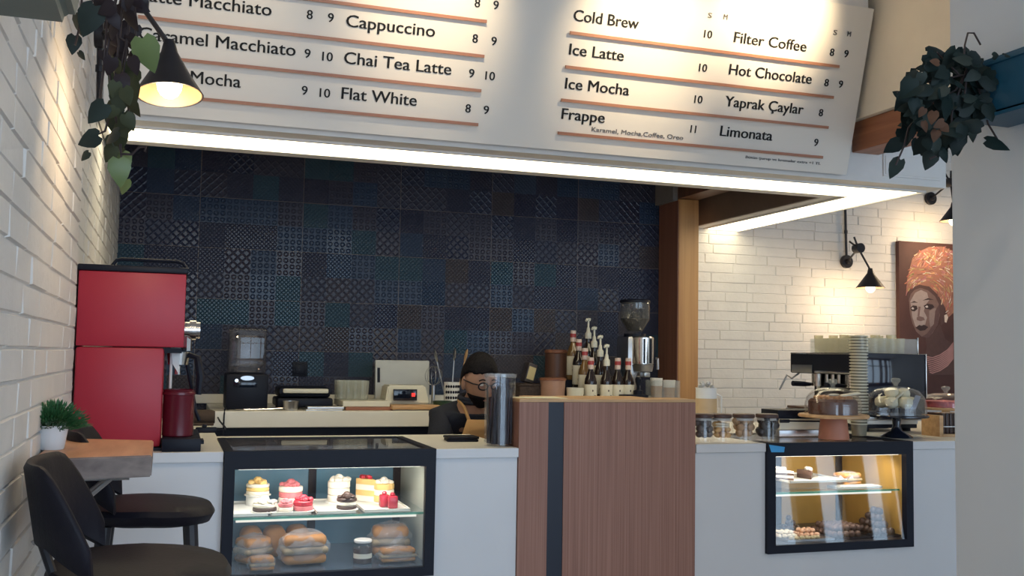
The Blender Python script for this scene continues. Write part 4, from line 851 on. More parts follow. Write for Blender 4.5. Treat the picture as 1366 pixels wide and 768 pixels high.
# contact grill
p = on_back(403, 5.68); k = mpp(p); t = thing('contact_grill', 'black contact grill with a pale handle bar on the back counter', 'grill', p)
hw = 36*k
b = B(); b.box(p.x-hw, p.x+hw, p.y-0.14, p.y+0.14, p.z+0.012, p.z+0.062, 0.012); b.obj('base', black_m, t)
b = B(); b.box(p.x-hw*0.92, p.x+hw*0.92, p.y-0.12, p.y+0.13, p.z+0.064, p.z+0.118, 0.014); b.obj('lid', black_m, t)
b = B(); b.box(p.x-hw*0.82, p.x+hw*0.80, p.y-0.165, p.y-0.135, p.z+0.088, p.z+0.112, 0.006); b.obj('handle', cream_pl, t)
for sx in (-1, 1):
    b = B(); b.box(p.x+sx*hw*0.86-0.012, p.x+sx*hw*0.86+0.012, p.y-0.15, p.y-0.10, p.z+0.085, p.z+0.11, 0.003); b.obj('handle_arm', black_m, t)
for sx in (-1, 1):
    for sy in (-1, 1): b = B(); b.cyl((p.x+sx*hw*0.8, p.y+sy*0.11, p.z), 0.014, 0.0125, 12); b.obj('foot', black_m, t)
p = on_back(388, 5.46); b = B(); b.lathe([(0, 0.001), (0.036, 0.001), (0.041, 0.045), (0.044, 0.05), (0.040, 0.05), (0.034, 0.006), (0, 0.006)], p, 20)
tag(b.obj('metal_cup', steel, None, p), 'small steel cup in front of the contact grill', 'cup')
p = on_back(425, 5.47); b = B(); b.box(p.x-0.075, p.x+0.12, p.y-0.06, p.y+0.06, p.z, p.z+0.008, 0.002); b.box(p.x-0.065, p.x+0.13, p.y-0.045, p.y+0.065, p.z+0.0085, p.z+0.022, 0.003)
tag(b.obj('baking_sheet', steel, None, p, smooth=False), 'pair of flat steel sheets beside the steel cup', 'tray')
p = on_back(355, 5.46); b = B(); b.tube([(p.x-0.12, p.y-0.01, p.z+0.005), (p.x, p.y, p.z+0.006), (p.x+0.11, p.y+0.01, p.z+0.012)], [0.004, 0.005, 0.006], 8); b.ell((p.x-0.135, p.y-0.012, p.z+0.006), 0.026, 0.016, 0.005, 12)
tag(b.obj('spoon', chrome, None, p), 'long steel spoon lying in front of the black blender', 'spoon')
# boards and tumblers
p = on_back(486, 5.60); k = mpp(p)
b = B(); b.box(p.x-30*k, p.x+36*k, 5.46, 5.76, ZBK, ZBK+0.018, 0.003); tag(b.obj('cutting_board', board_red, None, p, smooth=False), 'red brown wooden board at the bottom of the board stack', 'board')
b = B(); b.box(p.x-34*k, p.x+28*k, 5.465, 5.78, ZBK+0.0185, ZBK+0.05, 0.004); tag(b.obj('cutting_board', cream_pl, None, p+Vector((0, 0, 0.0185)), smooth=False), 'thick cream board lying on the red brown board', 'board')
def tumbler(p, r, h, m=clear):
    b = B(); b.lathe([(0, 0), (r*0.8, 0), (r*0.82, 0.004), (r, h), (r-0.002, h), (r*0.8-0.002, 0.008), (0, 0.008)], p, 16); return b.obj('tumbler', m, None, p)
glassy = glass('glassware', (0.93, 0.94, 0.92), haze=0.16, hazecol=(0.85, 0.84, 0.75))
o = None
for j in range(2):
    for i in range(4):
        q = Vector((on_back(452+i*9.2, 5.72).x, 5.62+j*0.075, ZBK+0.0505))
        if o is None: o = tumbler(q, 0.034, 0.105, glassy); tag(o, 'ribbed glass tumbler in the cluster on the boards', 'glass', 'glass tumblers on the boards')
        else: c = o.copy(); COL.objects.link(c); c.location = q
# leaning pale board
p = on_back(537, 5.86); k = mpp(p); zt_ = at(537, 480, 5.88).z
b = B(); hw = 37*k; b.box(p.x-hw, p.x+hw, p.y, p.y+0.022, p.z, zt_, 0.006, rot=Euler((-0.10, 0, 0)), c=(p.x, p.y, p.z))
t = thing('leaning_board', 'pale grey rectangular board standing against the tiled wall', 'board', p); b.obj('panel', greyboard, t)
b = B(); b.box(p.x-hw+0.012, p.x-hw+0.028, p.y-0.002, p.y+0.004, p.z+0.14, p.z+0.225, rot=Euler((-0.10, 0, 0)), c=(p.x, p.y, p.z)); b.obj('slot', black_m, t)
# scale
p = on_back(540, 5.62); k = mpp(p); t = thing('counter_scale', 'cream plastic counter scale with a dark display and a red button', 'scale', p)
zt_ = at(540, 514, 5.55).z-p.z
b = B(); w0, w1 = 30*k, 25*k
b.prism([(p.x-w0, p.y-0.07, p.z+0.03), (p.x-w0, p.y+0.16, p.z+0.03), (p.x-w0*0.95, p.y+0.16, p.z+zt_), (p.x-w1, p.y-0.02, p.z+zt_)][:0] or [(p.x-w0, p.y-0.07, p.z+0.03), (p.x+w0, p.y-0.07, p.z+0.03), (p.x+w1, p.y-0.04, p.z+zt_), (p.x-w1, p.y-0.04, p.z+zt_)], (0, 0.17, 0)); bmesh.ops.bevel(b.bm, geom=b.bm.edges[:], offset=0.008, segments=2, affect='EDGES'); b.obj('housing', cream_pl, t)
ds = at(525, 519, 5.54); de = at(556, 536, 5.54)
b = B(); b.box(ds.x, de.x, 5.535, 5.552, max(de.z, p.z+0.05), ds.z, 0.002); dsp = b.obj('display', blackgloss, t)
b = B(); bx = de.x-0.022; b.box(bx-0.010, bx+0.010, 5.53, 5.5345, de.z+0.03, de.z+0.05, 0.001); b.obj('button', emis('red indicator', (1.0, 0.06, 0.05), 1.2), dsp)
b = B(); b.box(p.x-w0*0.9, p.x+w0*1.25, 5.42, 5.545, ZBK+0.006, ZBK+0.03, 0.006); b.obj('weighing_pad', light_wood, t)
b = B(); b.box(p.x-w0*0.8, p.x+w0*0.9, 5.45, 5.70, ZBK, ZBK+0.02); b.obj('foot', cream_pl, t, smooth=False)
# whisk and utensil holder
p = on_back(602, 5.66); t = thing('utensil_holder', 'white perforated utensil holder beside the scale', 'holder', p)
b = B(); r = 0.045; b.lathe([(0, 0.001), (r, 0.001), (r, 0.15), (r-0.004, 0.15), (r-0.004, 0.005), (0, 0.005)], p, 20); b.obj('cup', white_pl, t)
b = B()
for a in range(-3, 4):
    for q in range(4):
        an = -PI/2+a*0.32; c = p+Vector((r*math.cos(an), r*math.sin(an), 0.03+q*0.032)); b.ell(c, 0.0065, 0.0065, 0.009, 8)
b.obj('hole', black_m, t)
for i, (dx, tilt, mm) in enumerate(((-0.025, -0.25, steel), (0.0, 0.05, steel), (0.025, 0.2, light_wood))):
    b = B(); q = p+Vector((dx, 0.005, 0.02)); d = Vector((math.sin(tilt), 0, math.cos(tilt))); e = q+d*0.26
    b.tube([q, e], 0.004, 6); 
    Mt = d.to_track_quat('Z', 'Y').to_matrix(); b.ell(e+d*0.03, 0.022, 0.008, 0.04, 10, M=Mt)
    tag(b.obj('cooking_spoon', mm, None, q), ('steel spoon leaning left in the white utensil holder', 'upright steel spoon in the white utensil holder', 'wooden spoon leaning right in the white utensil holder')[i], 'spoon')
p = on_back(582, 5.72); t = thing('wire_whisk', 'balloon whisk standing beside the white utensil holder', 'whisk', p)
b = B(); c0 = p+Vector((-0.02, 0, 0.28))
for k_ in range(6):
    a = k_*PI/6; b.tube([c0+Vector((math.sin(s_)*0.05*math.cos(a), math.sin(s_)*0.05*math.sin(a), -0.02+0.11*(1-math.cos(s_))/2-0.13)) for s_ in [PI*j/10 for j in range(11)]]+[c0+Vector((-math.sin(s_)*0.05*math.cos(a), -math.sin(s_)*0.05*math.sin(a), -0.02+0.11*(1-math.cos(s_))/2-0.13)) for s_ in [PI*j/10 for j in range(10, -1, -1)]], 0.0014, 4)
b.obj('wires', steel, t)
b = B(); b.tube([p+Vector((-0.02, 0, 0.001)), p+Vector((-0.02, 0, 0.13))], 0.011, 10); b.obj('handle', steel, t)
p = on_back(590, 5.50); b = B(); b.lathe([(0, 0.001), (0.03, 0.001), (0.05, 0.025), (0.055, 0.05), (0.051, 0.05), (0.046, 0.027), (0, 0.006)], p, 20)
tag(b.obj('bowl', mat('dark green ceramic', (0.03, 0.07, 0.045), 0.3), None, p), 'small dark green bowl in front of the utensil holder', 'bowl')
# black bill folders and the tall jar on the front counter
for i, (dz, lab) in enumerate(((0, 'black bill folder at the bottom of the pair on the white counter'), (0.0105, 'black bill folder on top of the pair on the white counter'))):
    p = onz(616, 588, ZCT); b = B(); b.box(p.x-0.065, p.x+0.06, p.y-0.045, p.y+0.05, ZCT+dz+0.0003, ZCT+dz+0.010, 0.003, rot=Euler((0, 0, -0.12+0.1*i)), c=(p.x, p.y, 0)); tag(b.obj('bill_folder', leather, None, (p.x, p.y, ZCT+dz)), lab, 'folder')
p = Vector((at(666, 590, 3.70).x, 3.70, ZCT)); k = mpp(p); r = 20.5*k; hj = at(666, 499, 3.70).z-ZCT
t = thing('straw_jar', 'tall clear cylinder jar of dark straws on the counter beside the wooden block', 'jar', p)
b = B(); b.lathe([(0, 0.001), (r, 0.001), (r, hj), (r-0.004, hj), (r-0.004, 0.006), (0, 0.006)], p, 32); b.obj('glass', glass('jar glass', (0.95, 0.96, 0.98)), t)
b = B(); b.lathe([(r, hj-0.012), (r+0.0035, hj-0.010), (r+0.0035, hj+0.002), (r-0.004, hj+0.003), (r-0.0045, hj-0.006)], p, 32); b.obj('rim', acry, t)
strawm = mat('dark brown straw', (0.030, 0.020, 0.026), 0.35, noise=0.1); b = B(); rr_ = random.Random(8)
for i in range(75):
    a = rr_.uniform(0, 6.28); q = (r-0.010)*math.sqrt(rr_.random()); a2 = a+rr_.uniform(-0.3, 0.3); q2 = min(r-0.009, q*rr_.uniform(0.85, 1.1)); hs = hj*rr_.uniform(0.62, 0.82)
    b.tube([p+Vector((q*math.cos(a), q*math.sin(a), 0.008)), p+Vector((q2*math.cos(a2), q2*math.sin(a2), hs))], 0.0032, 6)
o = b.obj('straws', strawm, t); o['kind'] = 'stuff'
# clutter right of the person
p = on_back(702, 5.66); t = thing('wicker_basket', 'dark wicker basket at the left end behind the wooden block', 'basket', p)
wick = mat('dark wicker', (0.05, 0.032, 0.025), 0.8, noise=0.4, nscale=60, bump=1.0, bscale=90); k = mpp(p)
b = B(); zt_ = at(705, 513, 5.62).z; b.box(p.x-17*k, p.x+16*k, p.y-0.09, p.y+0.09, p.z, zt_, 0.012); b.obj('body', wick, t)
b = B(); b.tube([(p.x-17*k, p.y-0.09, zt_), (p.x+16*k, p.y-0.09, zt_), (p.x+16*k, p.y+0.09, zt_), (p.x-17*k, p.y+0.09, zt_), (p.x-17*k, p.y-0.09, zt_)], 0.008); b.obj('rim', wick, t)
c = at(703, 502, 5.66); b = B(); b.box(c.x-0.030, c.x+0.030, 5.60, 5.66, zt_+0.012, zt_+0.125, 0.004, rot=Euler((0.0, 0.28, 0.2))); t = thing('tea_tin', 'small tilted tea tin in the wicker basket', 'tin', (c.x, 5.63, zt_)); b.obj('body', mat('dark tin', (0.05, 0.04, 0.04), 0.3), t)
b = B(); b.box(c.x-0.024, c.x+0.024, 5.5985, 5.5995, zt_+0.03, zt_+0.105, rot=Euler((0.0, 0.28, 0.2)), c=(c.x, 5.63, zt_+0.068)); b.obj('label', mat('gold label', (0.55, 0.45, 0.22), 0.4), t)
p = on_back(737, 5.56); k = mpp(p); t = thing('plastic_tub', 'short translucent brown tub with a rim on the back counter', 'tub', p); zt_ = at(735, 507, 5.60).z-p.z; r = 17*k
tubm = mat('reddish translucent tub', (0.42, 0.24, 0.17), 0.35, noise=0.1)
b = B(); b.lathe([(0, 0.001), (r*0.9, 0.001), (r, zt_), (r-0.004, zt_), (r*0.9-0.004, 0.006), (0, 0.006)], p, 28); b.obj('body', tubm, t)
b = B(); b.lathe([(0, zt_+0.001), (r+0.004, zt_+0.001), (r+0.004, zt_+0.012), (r-0.005, zt_+0.016), (0, zt_+0.016)], p, 28); b.obj('lid', board_red, t)
p = on_back(741, 5.96); k = mpp(p); t = thing('wooden_canister', 'tall brown wooden canister behind the syrup bottles', 'canister', p); zt_ = at(741, 471, 5.96).z-p.z; r = 15*k
b = B(); b.cyl(p, r, zt_, 28, bev=0.004); b.obj('body', wood('dark brown wood', (0.10, 0.045, 0.03), (0.18, 0.08, 0.05), (20, 20, 2)), t)
b = B(); b.cyl(p+Vector((0, 0, zt_+0.0005)), r+0.003, 0.022, 28, bev=0.004); b.obj('lid', board_red, t)
p = on_back(767, 5.52); k = mpp(p); r = 12*k; b = B(); zt_ = at(765, 517, 5.52).z-p.z
b.lathe([(0, 0.001), (r*0.8, 0.001), (r, zt_), (r-0.004, zt_), (r*0.8-0.004, 0.006), (0, 0.006)], p, 24); tag(b.obj('bowl', cream_pl, None, p), 'cream tub standing left of the syrup bottles', 'tub')
# syrup bottles on a stepped rack
xA, xB = at(809, 500, 5.55).x, at(788, 500, 5.55).x
rk_ = thing('bottle_rack', 'black stepped rack under the syrup bottles', 'rack', ((xA+xB)/2, 5.7, ZBK))
for i in range(1, 4):
    b = B(); y = 5.55+i*0.095; b.box(xB-0.06, xA+0.05, y-0.045, y+0.045, ZBK, ZBK+0.055*i, 0.002); b.obj('step', black_m, rk_, smooth=False)
syrup = mat('dark syrup bottle glass', (0.022, 0.012, 0.010), 0.08, coat=0.4); syrup2 = mat('amber syrup bottle glass', (0.22, 0.12, 0.04), 0.08, coat=0.4)
labelm = mat('cream bottle label', (0.78, 0.72, 0.58), 0.6, noise=0.05); capm = mat('pale bottle cap', (0.70, 0.55, 0.48), 0.4); redband = mat('red cap band', (0.42, 0.05, 0.05), 0.4); pumpm = mat('ivory pump', (0.80, 0.78, 0.66), 0.35)
def bottle(label, p, gm, pump, group):
    t = thing('syrup_bottle', label, 'syrup bottle', p, group); r = 0.037
    b = B(); b.lathe([(0, 0.001), (r-0.003, 0.001), (r, 0.006), (r, 0.16), (r*0.9, 0.18), (0.016, 0.225), (0.0145, 0.235), (0.0145, 0.275), (0, 0.275)], p, 24); b.obj('glass', gm, t)
    b = B(); b.lathe([(r+0.0003, 0.03), (r+0.001, 0.031), (r+0.001, 0.145), (r+0.0003, 0.146)], p, 24); lb = b.obj('label', labelm, t)
    b = B()
    for a, z, s_ in ((-1.9, 0.06, 0.012), (-1.5, 0.055, 0.016), (-1.2, 0.075, 0.010), (-1.6, 0.11, 0.007)): b.ell(p+Vector(((r+0.001)*math.cos(a), (r+0.001)*math.sin(a), z)), s_*0.6, 0.0015, s_, 8)
    b.obj('print', choco, lb)
    if pump:
        b = B(); b.lathe([(0.0165, 0.255), (0.02, 0.257), (0.02, 0.29), (0.012, 0.30), (0.010, 0.32), (0.006, 0.33), (0.006, 0.372), (0, 0.372)], p, 16); b.tube([p+Vector((0.012, 0, 0.378)), p+Vector((-0.02, -0.022, 0.376)), p+Vector((-0.028, -0.032, 0.366))], 0.007, 8); b.lathe([(0, 0.366), (0.014, 0.366), (0.016, 0.38), (0, 0.388)], p, 14); b.obj('pump', pumpm, t)
    else:
        b = B(); b.lathe([(0.0155, 0.235), (0.018, 0.236), (0.018, 0.30), (0.016, 0.305), (0, 0.305)], p, 16); cp = b.obj('cap', capm, t)
        b = B(); b.lathe([(0.0183, 0.262), (0.0188, 0.262), (0.0188, 0.285), (0.0183, 0.285)], p, 16); b.obj('band', redband, cp)
    return t
rowl = ('front row', 'second row', 'third row', 'back row')
for i in range(4):
    y = 5.55+i*0.095; z = ZBK+0.055*i+0.0005
    bottle('syrup bottle with an ivory pump in the %s of the stepped rack' % rowl[i], Vector((xA, y, z)), syrup, True, 'syrup bottles')
    bottle('capped syrup bottle without pump in the %s of the stepped rack' % rowl[i], Vector((xB, y, z)), syrup if i % 2 == 0 else syrup2, False, 'syrup bottles')
for i, (x, lab) in enumerate(((824, 'capped dark syrup bottle right of the front pump bottle'), (838, 'capped syrup bottle at the right end of the front row, next to the grinder'))):
    bottle(lab, Vector((at(x, 500, 5.56).x, 5.56, ZBK+0.0005)), syrup, False, 'syrup bottles')
# grinder
p = on_back(846, 5.78); k = mpp(p); zz = lambda y: at(846, y, 5.78).z
t = thing('coffee_grinder', 'tall steel coffee grinder with a smoked bean hopper beside the wooden post', 'coffee grinder', p)
b = B(); b.box(p.x-0.075, p.x+0.075, p.y-0.11, p.y+0.12, p.z, p.z+0.05, 0.012); b.box(p.x-0.075, p.x+0.02, p.y-0.06, p.y+0.12, p.z+0.05, zz(448), 0.02); b.obj('body', steel, t)
b = B(); b.cyl((p.x+0.025, p.y-0.06, zz(486)), 15*k, zz(449)-zz(486), 28, bev=0.006); b.obj('doser_chamber', chrome, t)
b = B(); b.cyl((p.x+0.025, p.y-0.06, zz(495)), 13*k, zz(486)-zz(495)-0.001, 24, r2=15*k); b.box(p.x+0.005, p.x+0.045, p.y-0.13, p.y-0.07, zz(502), zz(496), 0.004); b.obj('doser_base', steel, t)
b = B()
for q in (-0.02, 0.02, 0.05): b.box(p.x+0.025+q-0.006, p.x+0.025+q+0.006, p.y-0.06-15*k-0.001, p.y-0.06-15*k+0.008, zz(484), zz(452), 0.002)
b.obj('window_slot', black_m, t)
b = B(); b.tube([(p.x+0.085, p.y-0.06, zz(476)), (p.x+0.115, p.y-0.09, zz(478)), (p.x+0.115, p.y-0.09, zz(492))], 0.009); b.obj('doser_lever', steel, t)
b = B(); b.lathe([(0.062, 0), (0.064, 0.012), (0.0, 0.012)], (p.x, p.y, zz(448)), 24); b.lathe([(0.07, -0.006), (0.07, 0.012), (0, 0.012), ], (p.x, p.y, zz(448)+0.002), 24); b.obj('collar', black_m, t)
h0, hm, h1_ = zz(446)+0.012, zz(428), zz(404); R_h = 20*k
b = B(); b.lathe([(0.045, h0-p.z), (0.05, h0-p.z+0.01), (R_h, hm-p.z+0.01), (R_h, h1_-p.z), (R_h-0.003, h1_-p.z), (R_h-0.004, hm-p.z+0.01), (0.046, h0-p.z+0.01)], p, 32); b.obj('hopper', glass('hopper plastic', (0.86, 0.86, 0.85), haze=0.05, hazecol=(0.6, 0.6, 0.58)), t)
b = B(); b.lathe([(0, h0-p.z+0.011), (0.045, h0-p.z+0.011), (R_h-0.006, hm-p.z+0.01), (R_h-0.006, hm-p.z+0.014), (0, hm-p.z+0.02)], p, 28); o = b.obj('beans', beans_m, t); o['kind'] = 'stuff'
b = B(); b.lathe([(0, h1_-p.z+0.001), (R_h+0.002, h1_-p.z+0.001), (R_h+0.002, h1_-p.z+0.014), (R_h-0.006, h1_-p.z+0.02), (0, h1_-p.z+0.02)], p, 32); b.obj('lid', black_m, t)
p = on_back(845, 5.50); b = B(); zk = at(845, 526, 5.5).z; b.box(p.x-0.085, p.x+0.075, p.y-0.05, p.y+0.05, ZBK, zk, 0.004); t = thing('tamping_stand', 'black tamping stand in front of the grinder', 'stand', p); b.obj('block', black_m, t)
b = B(); q = Vector((p.x+0.03, p.y, zk+0.0005)); b.lathe([(0, 0), (0.029, 0), (0.029, 0.022), (0.011, 0.03), (0.010, 0.05), (0.018, 0.075), (0.019, 0.092), (0.012, 0.103), (0, 0.104)], q, 20); tag(b.obj('tamper', black_m, None, q), 'black coffee tamper standing on the tamping stand', 'tamper')
# cups in clear holder
p = on_back(884, 5.52); zb = at(884, 527, 5.5).z-0.045; k = mpp(p)
t = thing('cup_dispenser', 'clear acrylic box holding paper cups beside the wooden post', 'holder', (p.x, 5.52, ZBK))
b = B(); zt_ = at(884, 507, 5.52).z
for q in ((p.x-19*k, p.x-19*k+0.004, 5.46, 5.58), (p.x+19*k-0.004, p.x+19*k, 5.46, 5.58), (p.x-19*k+0.004, p.x+19*k-0.004, 5.46, 5.464), (p.x-19*k+0.004, p.x+19*k-0.004, 5.576, 5.58)): b.box(*q, ZBK, zt_)
b.obj('box', acry, t, smooth=False)
for i, dx in enumerate((-9.5, 9.5)):
    q = Vector((p.x+dx*k, 5.52, ZBK+0.003)); r = 8.2*k; hc = zt_-ZBK+0.01-(0.012 if i else 0)
    t = thing('paper_cup', ('stack of cream paper cups on the left side of the acrylic box', 'stack of cream paper cups on the right side of the acrylic box')[i], 'cup', q)
    b = B(); b.lathe([(0, 0), (r*0.72, 0), (r*0.98, hc-0.006), (r, hc-0.004), (r, hc), (r*0.95, hc), (r*0.7, 0.004), (0, 0.004)], q, 24); b.obj('cup_wall', paper_m, t)
    b = B(); b.lathe([(r*0.80, hc*0.3), (r*0.815, hc*0.3), (r*0.93, hc*0.75), (r*0.915, hc*0.75)], q, 24); b.obj('sleeve_print', mat('kraft print', (0.45, 0.28, 0.17), 0.7), t)
# ------------------------------------------------------------------ right counter
def on_right(x, Y): return Vector((at(x, 560, Y).x, Y, ZRT))
walnut = wood('dark lid wood', (0.06, 0.032, 0.026), (0.12, 0.06, 0.045), (6, 20, 20))
def cookie_jar(label, x, Y, wpx):
    p = on_right(x, Y); k = mpp(p); r = wpx/2*k; h = at(x, 557, Y).z-ZRT
    t = thing('cookie_jar', label, 'jar', p, 'glass jars with dark lids')
    b = B(); b.lathe([(0, 0.001), (r-0.004, 0.001), (r, 0.006), (r, h-0.012), (r-0.005, h), (r-0.008, h), (r-0.004, h-0.013), (r-0.004, 0.008), (0, 0.007)], p, 28); b.obj('glass', clear, t)
    b = B(); b.cyl(p+Vector((0, 0, h+0.0005)), r-0.002, 0.016, 28, bev=0.003); b.obj('lid', walnut, t)
    b = B(); b.cyl(p+Vector((0, 0, h-0.010)), r-0.009, 0.010, 28); b.obj('seal', mat('clear silicone seal', (0.5, 0.48, 0.45), 0.4), t)
    return p, r, h
rj = random.Random(13)
def fill(p, r, h, protos, cat, label, group, n, s):
    z = p.z+0.010; placed = 0; layer = 0; per = int(2*PI*(r-0.007-s)/(2.05*s))+1
    while placed < n:
        for i in range(per):
            if placed >= n: break
            a = 2*PI*i/max(1, per-1)+layer*0.7; q = (r-0.007-s) if i < per-1 else 0
            pr_ = protos[placed % len(protos)]
            loc = (p.x+q*math.cos(a), p.y+q*math.sin(a), z+s*0.75)
            if pr_.get('used') is None: o = pr_; o['used'] = 1
            else: o = pr_.copy(); COL.objects.link(o)
            o['label'] = label; o['category'] = cat; o['group'] = group
            o.location = loc; o.rotation_euler = (rj.uniform(-.5, .5), rj.uniform(-.5, .5), rj.uniform(0, 6)); placed += 1
        z += s*1.45; layer += 1
        if z+s > p.z+h-0.016: break
p, r, h = cookie_jar('leftmost glass jar with a dark lid, half hidden by the wooden block', 938, 3.66, 30); fill(p, r, h, [ball('biscuit', 0.015, mat('grey brown biscuit', (0.13, 0.10, 0.09), 0.6, bump=0.4))], 'biscuit', 'dark grey biscuit in the leftmost jar', 'biscuits in the leftmost jar', 16, 0.015)
p, r, h = cookie_jar('glass jar of stacked pale and orange cookies, second from the wooden block', 962, 3.66, 30); fill(p, r, h, [ball('biscuit', 0.016, mat('orange butter cookie', (0.66, 0.38, 0.14), 0.7, bump=0.3), 0.7)], 'biscuit', 'orange butter cookie in the second jar', 'orange cookies in the second jar', 12, 0.015)
for i in range(5):
    b = B(); z = p.z+0.062+i*0.0095
    if z > p.z+h-0.02: break
    b.cyl((p.x, p.y, z), r-0.010, 0.0075, 24, bev=0.003); tag(b.obj('biscuit', cookie_c, None, (p.x, p.y, z)), 'large round pale cookie stacked in the second jar', 'biscuit', 'pale cookies in the second jar')
p, r, h = cookie_jar('glass jar of tan round cookies, third from the wooden block', 992, 3.66, 31); fill(p, r, h, [ball('biscuit', 0.017, mat('tan almond cookie', (0.45, 0.27, 0.14), 0.7, noise=0.2, bump=0.5))], 'biscuit', 'tan almond cookie in the third jar', 'tan cookies in the third jar', 30, 0.0165)
p, r, h = cookie_jar('glass jar of dark chocolate pieces, rightmost of the four jars', 1023, 3.66, 31); fill(p, r, h, [ball('biscuit', 0.018, mat('near black chocolate', (0.016, 0.013, 0.018), 0.4), 1.2, 0.12)], 'biscuit', 'dark chocolate piece in the rightmost jar', 'chocolate pieces in the rightmost jar', 24, 0.0175)
p = on_right(942, 4.30); k = mpp(p); r = 14*k; h = at(942, 517, 4.3).z-ZRT
t = thing('utensil_pitcher', 'white ceramic canister with a gold motif behind the cookie jars', 'canister', p)
b = B(); b.lathe([(0, 0.001), (r*0.95, 0.001), (r, 0.01), (r, h-0.004), (r+0.002, h), (r-0.005, h), (r-0.005, 0.01), (0, 0.008)], p, 28); b.obj('body', pot_m, t)
b = B(); b.lathe([(r+0.0003, h*0.35), (r+0.001, h*0.35), (r+0.001, h*0.75), (r+0.0003, h*0.75)], p, 28); b.obj('motif', mat('soft gold print', (0.62, 0.46, 0.28), 0.4), t)
b = B(); b.tube([p+Vector((r, -.01, h*0.85)), p+Vector((r+0.025, -.01, h*0.8)), p+Vector((r+0.025, -.01, h*0.3)), p+Vector((r, -.01, h*0.25))], 0.005); b.obj('handle', pot_m, t)
b = B()
for i in range(7): 
    a = i*0.9; q = p+Vector((r*0.6*math.cos(a), r*0.6*math.sin(a), h-0.03)); b.ell(q+Vector((0, 0, 0.035+0.008*(i % 3))), 0.012, 0.012, 0.012, 8)
b.ell(p+Vector((0, 0, h-0.015)), r*0.85, r*0.85, 0.014, 14)
b.obj('marshmallow_filling', mat('white and black sweets', (0.6, 0.58, 0.55), 0.6, noise=0.5, nscale=90), t)
# espresso machine: its working side faces left along the counter, its end panel faces the viewer
Ym0, Ym1 = 4.08, 4.72
mx_ = lambda x: at(x, 520, Ym0).x
mz_ = lambda y: at(1180, y, Ym0).z
ex0, ex1 = mx_(1157), mx_(1234)
em = thing('espresso_machine', 'big black and chrome espresso machine carrying glasses on its top tray', 'coffee machine', ((ex0+ex1)/2, 4.4, ZRT))
ztop = mz_(472); zun = mz_(501)
b = B(); b.box(ex0, ex1-0.01, Ym0+0.012, Ym1, zun, ztop, 0.008); b.obj('front_housing', black_m, em)
b = B(); b.box(ex0-0.004, ex0+0.008, Ym0+0.02, Ym1-0.01, ztop-0.004, ztop+0.004, 0.001); b.box(ex0-0.003, ex0-0.0003, Ym0+0.02, Ym1-0.22, zun+0.004, zun+0.016, 0.001); b.obj('chrome_trim', chrome, em)
b = B(); b.box(ex0-0.004, ex0-0.0005, Ym1-0.20, Ym1-0.02, zun+0.004, zun+0.045, 0.001); b.obj('control_plate', steel, em)
b = B(); b.box(ex0+0.13, ex1-0.012, Ym0+0.03, Ym1-0.03, ZRT+0.09, zun-0.001, 0.006); b.obj('core_housing', black_m, em)
b = B(); b.box(ex0-0.006, ex1, Ym0-0.004, Ym0+0.011, mz_(531), ztop+0.003, 0.003); b.box(ex0+0.07, ex1, Ym0, Ym0+0.025, ZRT+0.06, mz_(531.5), 0.003); b.obj('side_panel', blackgloss, em)
b = B(); b.box(ex0-0.011, ex0-0.0065, Ym0-0.008, Ym0+0.008, mz_(531), ztop+0.012, 0.001); b.box(ex1+0.0005, ex1+0.006, Ym0-0.008, Ym0+0.008, mz_(531), ztop+0.004, 0.001); b.obj('edge_trim', chrome, em)
b = B(); b.box(ex0-0.03, ex1-0.012, Ym0+0.03, Ym1, ZRT+0.055, ZRT+0.085, 0.004); b.obj('drip_tray', steel, em)
b = B(); b.box(ex0-0.026, ex0+0.12, Ym0+0.04, Ym1-0.01, ZRT+0.0855, ZRT+0.098, 0.003); b.obj('cup_grate', walnut, em)
b = B(); b.box(ex0-0.02, ex1-0.014, Ym0+0.035, Ym1-0.01, ZRT+0.036, ZRT+0.0545, 0.002); b.obj('lower_band', white_pl, em)
b = B(); b.box(ex0-0.01, ex1-0.016, Ym0+0.04, Ym1-0.02, ZRT+0.016, ZRT+0.0355, 0.002); b.obj('base', black_m, em)
for fx in (ex0+0.04, ex1-0.05):
    for yy in (Ym0+0.08, Ym1-0.06): b = B(); b.cyl((fx, yy, ZRT), 0.022, 0.0158, 14); b.obj('foot', black_m, em)
for yy in (Ym0+0.19, Ym0+0.47):
    b = B(); b.cyl((ex0+0.06, yy, zun-0.045), 0.036, 0.044, 20); b.obj('group_head', chrome, em)
    b = B(); b.cyl((ex0+0.06, yy, zun-0.066), 0.035, 0.0205, 20); b.tube([(ex0+0.03, yy, zun-0.056), (ex0+0.005, yy, zun-0.056)], 0.008); b.tube([(ex0+0.06, yy, zun-0.066), (ex0+0.06, yy, zun-0.085)], 0.010); pf = b.obj('portafilter', chrome, em)
    b = B(); b.tube([(ex0+0.008, yy, zun-0.056), (ex0-0.03, yy-0.005, zun-0.055), (ex0-0.105, yy-0.01, zun-0.052)], [0.009, 0.013, 0.014], 10); b.obj('handle', black_m, pf)
b = B(); b.tube([(ex0+0.03, Ym1-0.04, zun), (ex0-0.01, Ym1-0.03, zun-0.03), (ex0-0.04, Ym1-0.03, zun-0.012), (ex0-0.085, Ym1-0.03, zun-0.09)], 0.005); b.obj('steam_wand', steel, em)
b = B(); b.tube([(ex0+0.13, Ym0+0.40, zun-0.13), (ex0+0.06, Ym0+0.40, zun-0.13)], 0.010); b.ell((ex0+0.05, Ym0+0.40, zun-0.13), 0.03, 0.03, 0.03, 12); b.obj('steam_knob', black_m, em)
for yy in (Ym0+0.28, Ym0+0.33, Ym0+0.38): b = B(); b.cyl((ex0+0.05, yy, zun-0.05), 0.012, 0.049, 12); b.obj('valve', chrome, em)
gy1 = Ym0+0.46
b = B()
